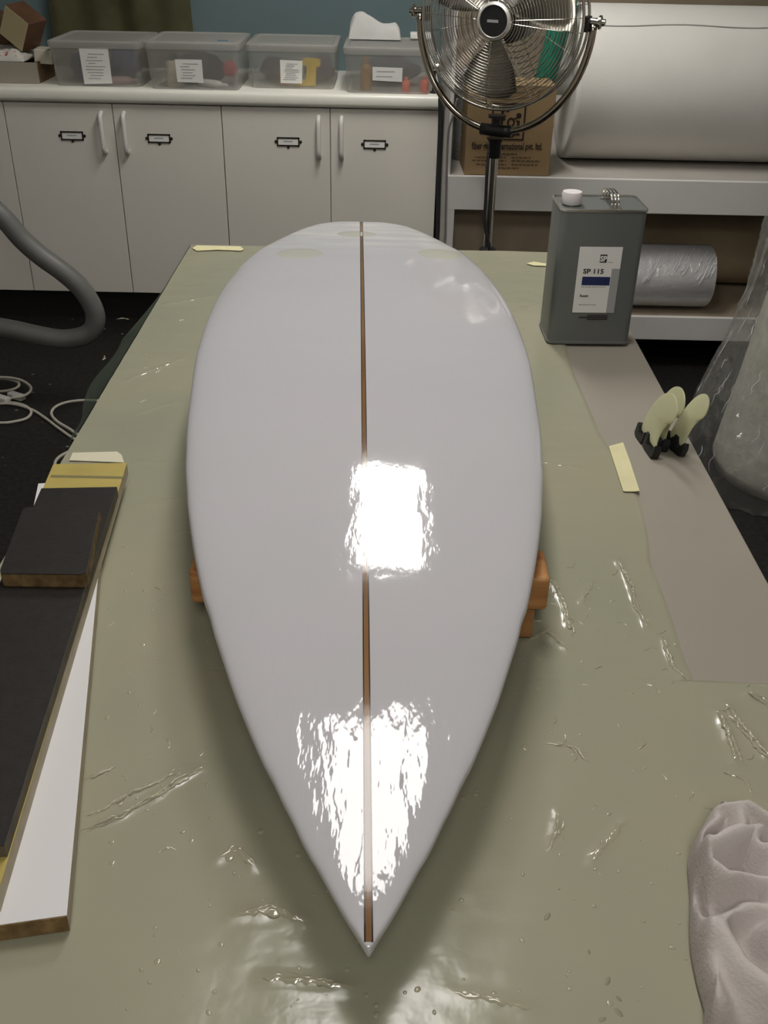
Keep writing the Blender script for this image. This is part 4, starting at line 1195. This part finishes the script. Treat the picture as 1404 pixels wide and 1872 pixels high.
Mg = Matrix.Translation((gx - .070, YG + .004, zs + .009)) @ Matrix.Rotation(.19, 4, 'Y')
g_ = lathe('green_roll', [(.038, .003), (.040, .006), (.040, gt.z - zs + .10), (.032, gt.z - zs + .102)], mat('green_film_roll', (.008, .22, .135), .35, var=.25, vscale=10, stretch=(4, 4, .6)), None, 28, Mg)
tag(g_, 'upright roll of bright green film behind the cardboard box', 'film roll')

# things on the lower rack shelf
cyl = lambda x0, x1, y, z, r: [Matrix.Translation((x0, y, z)) @ Matrix.Rotation(math.pi / 2, 4, 'Y'), r, x1 - x0]
rS = .5 * (PY(1220, 470, YR + .10).z - PY(1220, 575, YR + .10).z) * 1.04
x0 = PY(1100, 520, YR + .1).x; x1 = PY(1296, 520, YR + .1).x
zS = zl1 + rS + .004
sr = thing('wrapped_roll', 'white cloth roll in shiny clear film on the lower rack shelf', 'fabric roll', (x0 + .2, YR + .135, zl1))
Ms = Matrix.Translation((x0, YR + .135, zS)) @ Matrix.Rotation(math.pi / 2, 4, 'Y')
lathe('rolled_cloth', [(.03, 0), (rS - .008, .0), (rS - .003, .006), (rS - .003, x1 - x0 - .006), (rS - .008, x1 - x0), (.03, x1 - x0)], mat('bright_cloth', (.85, .84, .84), .7), sr, 48, Ms)
bm = bmesh.new()
add_lathe(bm, [(rS, .0 + .03 * k) for k in range(int((x1 - x0) / .03) + 1)], 48, Ms, cap=False)
for v in bm.verts:
    q = v.co; n = noise.noise(Vector((q.x * 30, q.y * 40, q.z * 40))) * .002; v.co = v.co + Vector((0, n, n))
link('clear_wrap', bm, film_mat('shiny_wrap', (.95, .95, .96), .10, .22, .09, 1.0, 38), sr, True)
M_crinkle_glint = mat('film_crinkle', (.80, .80, .81), .10, spec=.8)  # opaque white for the highlights along crinkles of the clear film
bm = bmesh.new(); rk = random.Random(21)  # thin white tubes stand in for glints on the wrap's crinkles
for k in range(34):
    u = rk.uniform(.25, .97) * (x1 - x0); a0 = math.radians(rk.uniform(92, 150)); pl = []; l = rk.uniform(.03, .07)
    for i in range(6):
        a_ = a0 - (i / 5) * l / rS + rk.uniform(-.02, .02); xx = x0 + min(x1 - x0 - .004, u + (i / 5) * l * .5 + rk.uniform(-.004, .004))
        pl.append((xx, YR + .135 + (rS + .0015) * math.cos(a_ + math.pi / 6), zS + (rS + .0015) * math.sin(a_ + math.pi / 6)))
    add_tube(bm, catmull(pl, 3), .0013, 5)
ck = link('film_crinkle_glints', bm, M_crinkle_glint, sr, True); ck['kind'] = 'stuff'
br_r = .075
bx0 = PY(1100, 430, YR + .3).x; bx1 = PY(1330, 430, YR + .3).x
zb_ = PY(1240, 440, YR + .36).z
Mb = Matrix.Translation((bx0, YR + .46, zl1 + .16)) @ Matrix.Rotation(math.pi / 2, 4, 'Y')
g_ = lathe('brown_paper_roll', [(.03, 0), (.155, 0), (.157, .004), (.157, .95), (.155, .954), (.03, .954)], mat('brown_paper', (.45, .36, .235), .75, var=.2, vscale=5), None, 44, Mb)
tag(g_, 'dull brown paper roll lying behind the film-wrapped roll on the lower shelf', 'paper roll')

# ================================================================== PEDESTAL FAN
YF = 3.50
C = PY(921.5, 34, YF)
fan = thing('pedestal_fan', 'chrome pedestal fan with round wire guard standing behind the table', 'fan', (C.x, YF, 0))
psi = math.radians(-25)       # head turned
axv = Vector((math.sin(psi), -math.cos(psi), -.02)).normalized()
MF = frame(C, Vector((math.cos(psi), math.sin(psi), 0)), Vector((0, 0, 1)))   # local z = toward viewer
if MF.col[2].to_3d().dot(axv) < 0: print('fan axis flipped')
RG = .262
def dome(r): return .030 + .060 * math.sqrt(max(0, 1 - (r / RG) ** 2)) if r < RG else .03
def circ(r, z, n=56): return [MF @ Vector((r * math.cos(2 * math.pi * k / n), r * math.sin(2 * math.pi * k / n), z)) for k in range(n)]
bm = bmesh.new()
rws = [.052 + (RG - .052) * k / 24 for k in range(25)]
for r in rws: add_tube(bm, circ(r, dome(r)), .0014, 4, True)
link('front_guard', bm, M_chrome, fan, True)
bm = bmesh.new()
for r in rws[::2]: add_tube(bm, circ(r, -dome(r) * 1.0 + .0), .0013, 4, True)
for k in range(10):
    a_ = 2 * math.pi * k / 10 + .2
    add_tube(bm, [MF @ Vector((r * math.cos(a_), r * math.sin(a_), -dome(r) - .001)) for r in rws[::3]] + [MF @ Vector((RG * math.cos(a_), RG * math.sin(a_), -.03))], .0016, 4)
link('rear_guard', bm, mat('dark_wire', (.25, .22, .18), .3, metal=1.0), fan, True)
bm = bmesh.new()
for a0 in (-5, 4, 62 - 90 - 28, 152 + 0, 178, 148, 265, 300, 35, 80, 112):
    a_ = math.radians(a0)
    add_tube(bm, [MF @ Vector((r * math.cos(a_), r * math.sin(a_), dome(r) + .002)) for r in rws[::2]], .0014, 4)
link('guard_spokes', bm, M_chrome, fan, True)
bm = bmesh.new()
add_tube(bm, circ(RG + .002, .030, 72), .0045, 6, True); add_tube(bm, circ(RG + .002, -.030, 72), .0045, 6, True)
link('guard_rim', bm, M_chrome, fan, True)
lathe('hub_badge', [(.054, .080), (.054, .094), (.046, .099), (.044, .095)], mat('bright_ring', (.9, .88, .82), .3, metal=.6), fan, 32, MF, cap=False)
lathe('badge_face', [(.045, .082), (.045, .0955), (.02, .0965)], M_black, fan, 32, MF)
bm = bmesh.new(); add_box(bm, (-.02, -.004, .0962), (.016, .004, .0972), mtx=MF); link('badge_mark', bm, M_greyline, fan)
lathe('motor', [(.03, -.17), (.065, -.155), (.075, -.12), (.075, -.03), (.05, -.01), (.012, .0), (.012, .05)], mat('motor_grey', (.13, .12, .11), .4, metal=.5), fan, 28, MF)
lathe('blade_hub', [(.04, -.005), (.04, .04), (.03, .05)], M_black, fan, 24, MF)
M_blade = mat('metal_blade', (.55, .52, .47), .38, metal=1.0)
for k in range(3):
    bm = bmesh.new(); a0 = math.radians(-98 + 120 * k); g = []
    for i in range(9):
        f = i / 8; r = .035 + f * .200; wdt = math.radians(20 + 26 * math.sin(min(1, f * 1.15) * math.pi * .62)); row = []
        for j in range(9):
            s = j / 8 - .5
            a_ = a0 + s * wdt * 1.5 * (1 - .15 * f); zz = .018 + s * .060 * (1 - .35 * f)
            rr_ = r - (.02 * (abs(s) * 2) ** 3 * f)
            row.append(bm.verts.new(MF @ Vector((rr_ * math.cos(a_), rr_ * math.sin(a_), zz))))
        g.append(row)
    for i in range(8):
        for j in range(8): bm.faces.new((g[i][j], g[i + 1][j], g[i + 1][j + 1], g[i][j + 1]))
    bmesh.ops.solidify(bm, geom=bm.faces[:], thickness=.0015)
    link('blade', bm, M_blade, fan, True)
# yoke
YW_, YD_ = .288, .335
yk = [MF @ Vector((YW_ * math.cos(a_), YD_ * math.sin(a_), -.0)) for a_ in [math.pi + math.pi * k / 48 for k in range(49)]]
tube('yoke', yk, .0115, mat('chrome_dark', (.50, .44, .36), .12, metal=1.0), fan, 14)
for s in (-1, 1):
    o = lathe('pivot_knob', [(.008, -.03), (.012, -.02), (.012, .014), (.020, .016), (.020, .022), (.010, .026), (.010, .034), (.004, .036)], M_chrome, fan, 16, MF @ Matrix.Translation((s * YW_, .006, 0)) @ Matrix.Rotation(s * math.pi / 2, 4, 'Y'))
    box('pivot_bracket', (s * RG - .004, -.022, -.02), (s * (YW_ - .012) , .022, .02), M_black, fan, bev=.003, mtx=MF) if s > 0 else box('pivot_bracket', (-(YW_ - .012), -.022, -.02), (-RG + .004, .022, .02), M_black, fan, bev=.003, mtx=MF)
yb = C.z - YD_
lathe('clamp_socket', [(.019, yb - .085), (.022, yb - .08), (.022, yb - .035), (.030, yb - .022)], M_black, fan, 20, Matrix.Translation((C.x, YF, 0)))
bm = bmesh.new(); add_tube(bm, [MF @ Vector((x_, -YD_ + .002 + .10 * x_ * x_, 0)) for x_ in (-.052, -.03, 0, .03, .052)], .0195, 16)
link('yoke_clamp', bm, M_black, fan, True)
lathe('lower_bumper', [(.012, yb + .014), (.012, yb + .040), (.030, yb + .042), (.030, yb + .050)], M_black, fan, 14, Matrix.Translation((C.x, YF, 0)))
lathe('pole', [(.0145, .04), (.0145, yb - .06)], M_chrome, fan, 20, Matrix.Translation((C.x, YF, 0)))
zc = PY(893, 452, YF).z
lathe('pole_sleeve', [(.020, .05), (.020, zc - .045), (.030, zc - .04), (.030, zc - .005), (.022, zc)], M_black, fan, 20, Matrix.Translation((C.x, YF, 0)))
lathe('base', [(.19, 0), (.20, .006), (.195, .018), (.10, .032), (.03, .045)], M_black, fan, 40, Matrix.Translation((C.x, YF, 0)))
tube('power_cord', catmull([(C.x - .02, YF - .01, yb - .06), (C.x - .022, YF - .02, yb - .12), (C.x - .020, YF - .022, yb - .22), (C.x - .018, YF - .025, yb - .30), (C.x + .004, YF - .030, yb - .38), (C.x + .020, YF - .025, yb - .48), (C.x + .024, YF - .03, yb - .62), (C.x + .03, YF - .05, .25), (C.x + .05, YF - .22, .012)], 6), .0055, M_rubber, fan, 8)

# ------------------------------------------------------------------ bench end: black cable, thin grey cord, small chrome lamp clamp
YE = YC - .05
pts = [PY(795, 140, YE + .10), PY(798, 158, YE + .04)]
pts[0].z = max(pts[0].z, CT + .012)
cablep = [Vector((XE + .002, YE + .16, CT + .0115)), Vector((XE + .005, YE + .04, CT + .016)), PY(805, 178, YE), PY(805, 215, YE), PY(804, 260, YE), PY(802, 320, YE), PY(801, 380, YE), PY(800, 450, YE), PY(799, 520, YE), Vector((XE + .005, YE, .012)), Vector((XE - .02, YE - .2, .011))]
o = tube('black_cable', catmull(cablep, 6), .0085, M_rubber, None, 10); tag(o, 'thick black cable hanging down the end of the bench', 'cable')
p0 = PY(800, 122, YE + .09)
hk = thing('chrome_hook', 'small chrome clamp on the end of the worktop beside the last box', 'clamp', (XE - .03, YE + .12, CT))
lathe('clamp_barrel', [(.014, -.035), (.018, -.03), (.018, .03), (.014, .035)], M_chrome, hk, 18, Matrix.Translation((p0.x + .003, p0.y, p0.z)) @ Matrix.Rotation(math.pi / 2, 4, 'Y'))
lathe('clamp_post', [(.016, CT + .0005), (.016, CT + .006), (.007, CT + .008), (.007, p0.z)], M_rubber, hk, 14, Matrix.Translation((p0.x - .012, p0.y, 0)))
gc = [Vector((rx0 - .030, YR - .012, 1.05)), Vector((rx0 - .028, YR - .012, .95)), PY(820, 240, YR - .014), PY(817, 300, YR - .014), PY(815, 380, YR - .014), PY(812, 450, YR - .014), Vector((rx0 - .034, YR - .014, .3)), Vector((rx0 - .040, YR - .016, .006)), Vector((rx0 - .12, YR - .02, .006))]
gc[0] = PY(836, 180, YR - .014); gc[1] = PY(829, 210, YR - .014)
o = tube('electric_cable', catmull(gc, 6), .004, mat('grey_cord_pvc', (.22, .21, .20), .5), None, 8); tag(o, 'thin grey cord running down the rack upright', 'cable')

# ================================================================== STANDING WRAPPED ROLL (right)
base = Vector((1.365, 2.95, 0)); R0 = .275; Hh = 1.65; leanx = .10
sr2 = thing('wrapped_roll', 'tall thick cloth roll standing on the floor in a loose clear plastic bag', 'fabric roll', base)
bm = bmesh.new(); rings = []; seg = 64
for j in range(41):
    f = j / 40; z = .004 + Hh * f; r = R0 * (1 - .12 * f)
    if j == 0: r = R0 - .012
    ring = []
    for k in range(seg):
        a_ = 2 * math.pi * k / seg; rr_ = r + .004 * fbm(a_ * 2, z * 3, 1.0)
        ring.append(bm.verts.new((base.x + leanx * z + rr_ * math.cos(a_), base.y + rr_ * math.sin(a_), z)))
    rings.append(ring)
for j in range(40):
    for k in range(seg): bm.faces.new((rings[j][k], rings[j][(k + 1) % seg], rings[j + 1][(k + 1) % seg], rings[j + 1][k]))
bm.faces.new(list(reversed(rings[0]))); bm.faces.new(rings[-1])
link('rolled_cloth', bm, mat('fibrous_mat_cloth', (.70, .675, .59), .85, var=.2, vscale=26, bump=.5, bscale=90, detail=8), sr2, True)
bm = bmesh.new(); rings = []; seg = 260
for j in range(181):
    f = j / 180; z = .003 + (Hh - .02) * f
    ring = []
    for k in range(seg):
        a_ = 2 * math.pi * k / seg
        left = max(0, math.cos(a_ - math.radians(195)))     # the bag billows out on the side of the table
        bil = .065 * left ** 2 * (.8 + .35 * math.sin(z * 7 + .6)) + .05 * left ** 3 * smoothstep(.75, .1, z)
        n = fbm(math.cos(a_) * 2.2, math.sin(a_) * 2.2 + z * 1.2, z * 2.2, 4)
        fold = abs(noise.noise(Vector((a_ * 3.2, z * 1.6 + a_, 7))))
        crk = abs(noise.noise(Vector((a_ * 9 + z * 3, z * 11, 2)))) 
        rr_ = R0 * (1 - .12 * f) + .014 + bil + max(-.004, .014 * n) + .022 * (1 - fold) ** 6 + .010 * (1 - crk) ** 5
        ring.append(bm.verts.new((base.x + leanx * z + rr_ * math.cos(a_), base.y + rr_ * math.sin(a_), z)))
    rings.append(ring)
for j in range(180):
    for k in range(seg): bm.faces.new((rings[j][k], rings[j][(k + 1) % seg], rings[j + 1][(k + 1) % seg], rings[j + 1][k]))
link('plastic_bag', bm, film_mat('clear_bag', (.92, .92, .91), .12, .15, .06, .5, 30, (.8, .8, .78)), sr2, True)

def bag_r(a_, z):
    f = z / (Hh - .02); left = max(0, math.cos(a_ - math.radians(195)))
    return R0 * (1 - .12 * f) + .022 + .065 * left ** 2 * (.8 + .35 * math.sin(z * 7 + .6)) + .05 * left ** 3 * smoothstep(.75, .1, z)
bm = bmesh.new(); rk = random.Random(4)  # sparkle on the bag's crinkles, put in as thin white tubes
for k in range(46):
    a0 = math.radians(rk.choice((rk.uniform(168, 205), rk.uniform(195, 250)))); z0_ = rk.choice((rk.uniform(.55, .95), rk.uniform(.2, .5), rk.uniform(.05, 1.1))); pl = []; l = rk.uniform(.03, .10)
    for i in range(7):
        z_ = z0_ + l * i / 6 + rk.uniform(-.004, .004); a_ = a0 + rk.uniform(-.016, .016); r_ = bag_r(a_, z_) + .003
        pl.append((base.x + leanx * z_ + r_ * math.cos(a_), base.y + r_ * math.sin(a_), z_))
    add_tube(bm, catmull(pl, 3), lambda t: .0003 + .0013 * math.sin(math.pi * t), 5)
ck = link('film_crinkle_glints', bm, M_crinkle_glint, sr2, True); ck['kind'] = 'stuff'

# ================================================================== HOSE AND FLOOR CABLE
YH = 3.38
hp = [(-140, 300), (-60, 345), (0, 392), (40, 437), (75, 468), (115, 497), (148, 527), (170, 562), (174, 590), (160, 611), (120, 620), (75, 614), (30, 604), (-10, 597), (-60, 590)]
pts = [PY(a_, b_, YH) for a_, b_ in hp]
pts = [Vector((pts[0].x - .35, YH + .1, 1.35)), Vector((pts[0].x - .2, YH + .05, pts[0].z + .25))] + pts + [Vector((pts[-1].x - .15, YH - .02, .20)), Vector((pts[-1].x - .45, YH - .05, .05)), Vector((pts[-1].x - .8, YH - .05, .042))]
hpts = catmull(pts, 10)
cum = [0]
for i in range(1, len(hpts)): cum.append(cum[-1] + (hpts[i] - hpts[i - 1]).length)
o = tube('vacuum_hose', hpts, .034, mat('grey_hose_rubber', (.15, .15, .14), .45, var=.1, vscale=8), None, 20)
tag(o, 'thick grey flexible vacuum hose looping down in front of the cabinets', 'hose')
M_cable = mat('white_cable_pvc', (.46, .43, .37), .5)
def floorpts(l, z=.0055): return [PZ(a_, b_, z) for a_, b_ in l]
c1 = [(-60, 742), (0, 738), (30, 740), (60, 750), (85, 766), (110, 785), (140, 805), (190, 830), (230, 850)]
c2 = [(260, 815), (200, 790), (152, 797), (125, 783), (104, 770), (94, 757), (100, 745), (120, 736), (150, 732), (185, 733), (240, 740)]
c3 = [(240, 812), (180, 815), (138, 822), (112, 833), (101, 845), (103, 855), (112, 862), (160, 870)]
c4 = [(-60, 770), (0, 773), (25, 771), (48, 765), (57, 755), (52, 746), (38, 739), (12, 735), (-40, 733)]
c5 = [(-40, 692), (0, 692), (22, 695), (34, 700), (32, 708), (15, 714), (-10, 716), (-45, 716)]
c6 = [(-40, 690), (10, 690), (38, 695), (55, 706), (55, 716), (42, 724), (22, 727)]
c7 = [(-60, 735), (-20, 733), (8, 731), (28, 726)]
fc = thing('floor_cable', 'thin white cable lying in loose loops on the black floor', 'cable', PZ(40, 760, 0))
for i, l in enumerate((c1, c2, c3, c4, c5, c6, c7)):
    tube('cable_loop', catmull(floorpts(l, .0055 + .0105 * (i % 3)), 8), .0052, M_cable, fc, 8)
for a_, b_, l in ((30, 724, .035), (4, 729, .03)):
    p = PZ(a_, b_, .012)
    bm = bmesh.new(); add_box(bm, (-l, -.014, 0), (l, .014, .022), .005, 2, Matrix.Translation((p.x, p.y, .001)) @ Matrix.Rotation(-.5, 4, 'Z')); link('plug', bm, mat('white_plug', (.62, .61, .58), .4), fc)
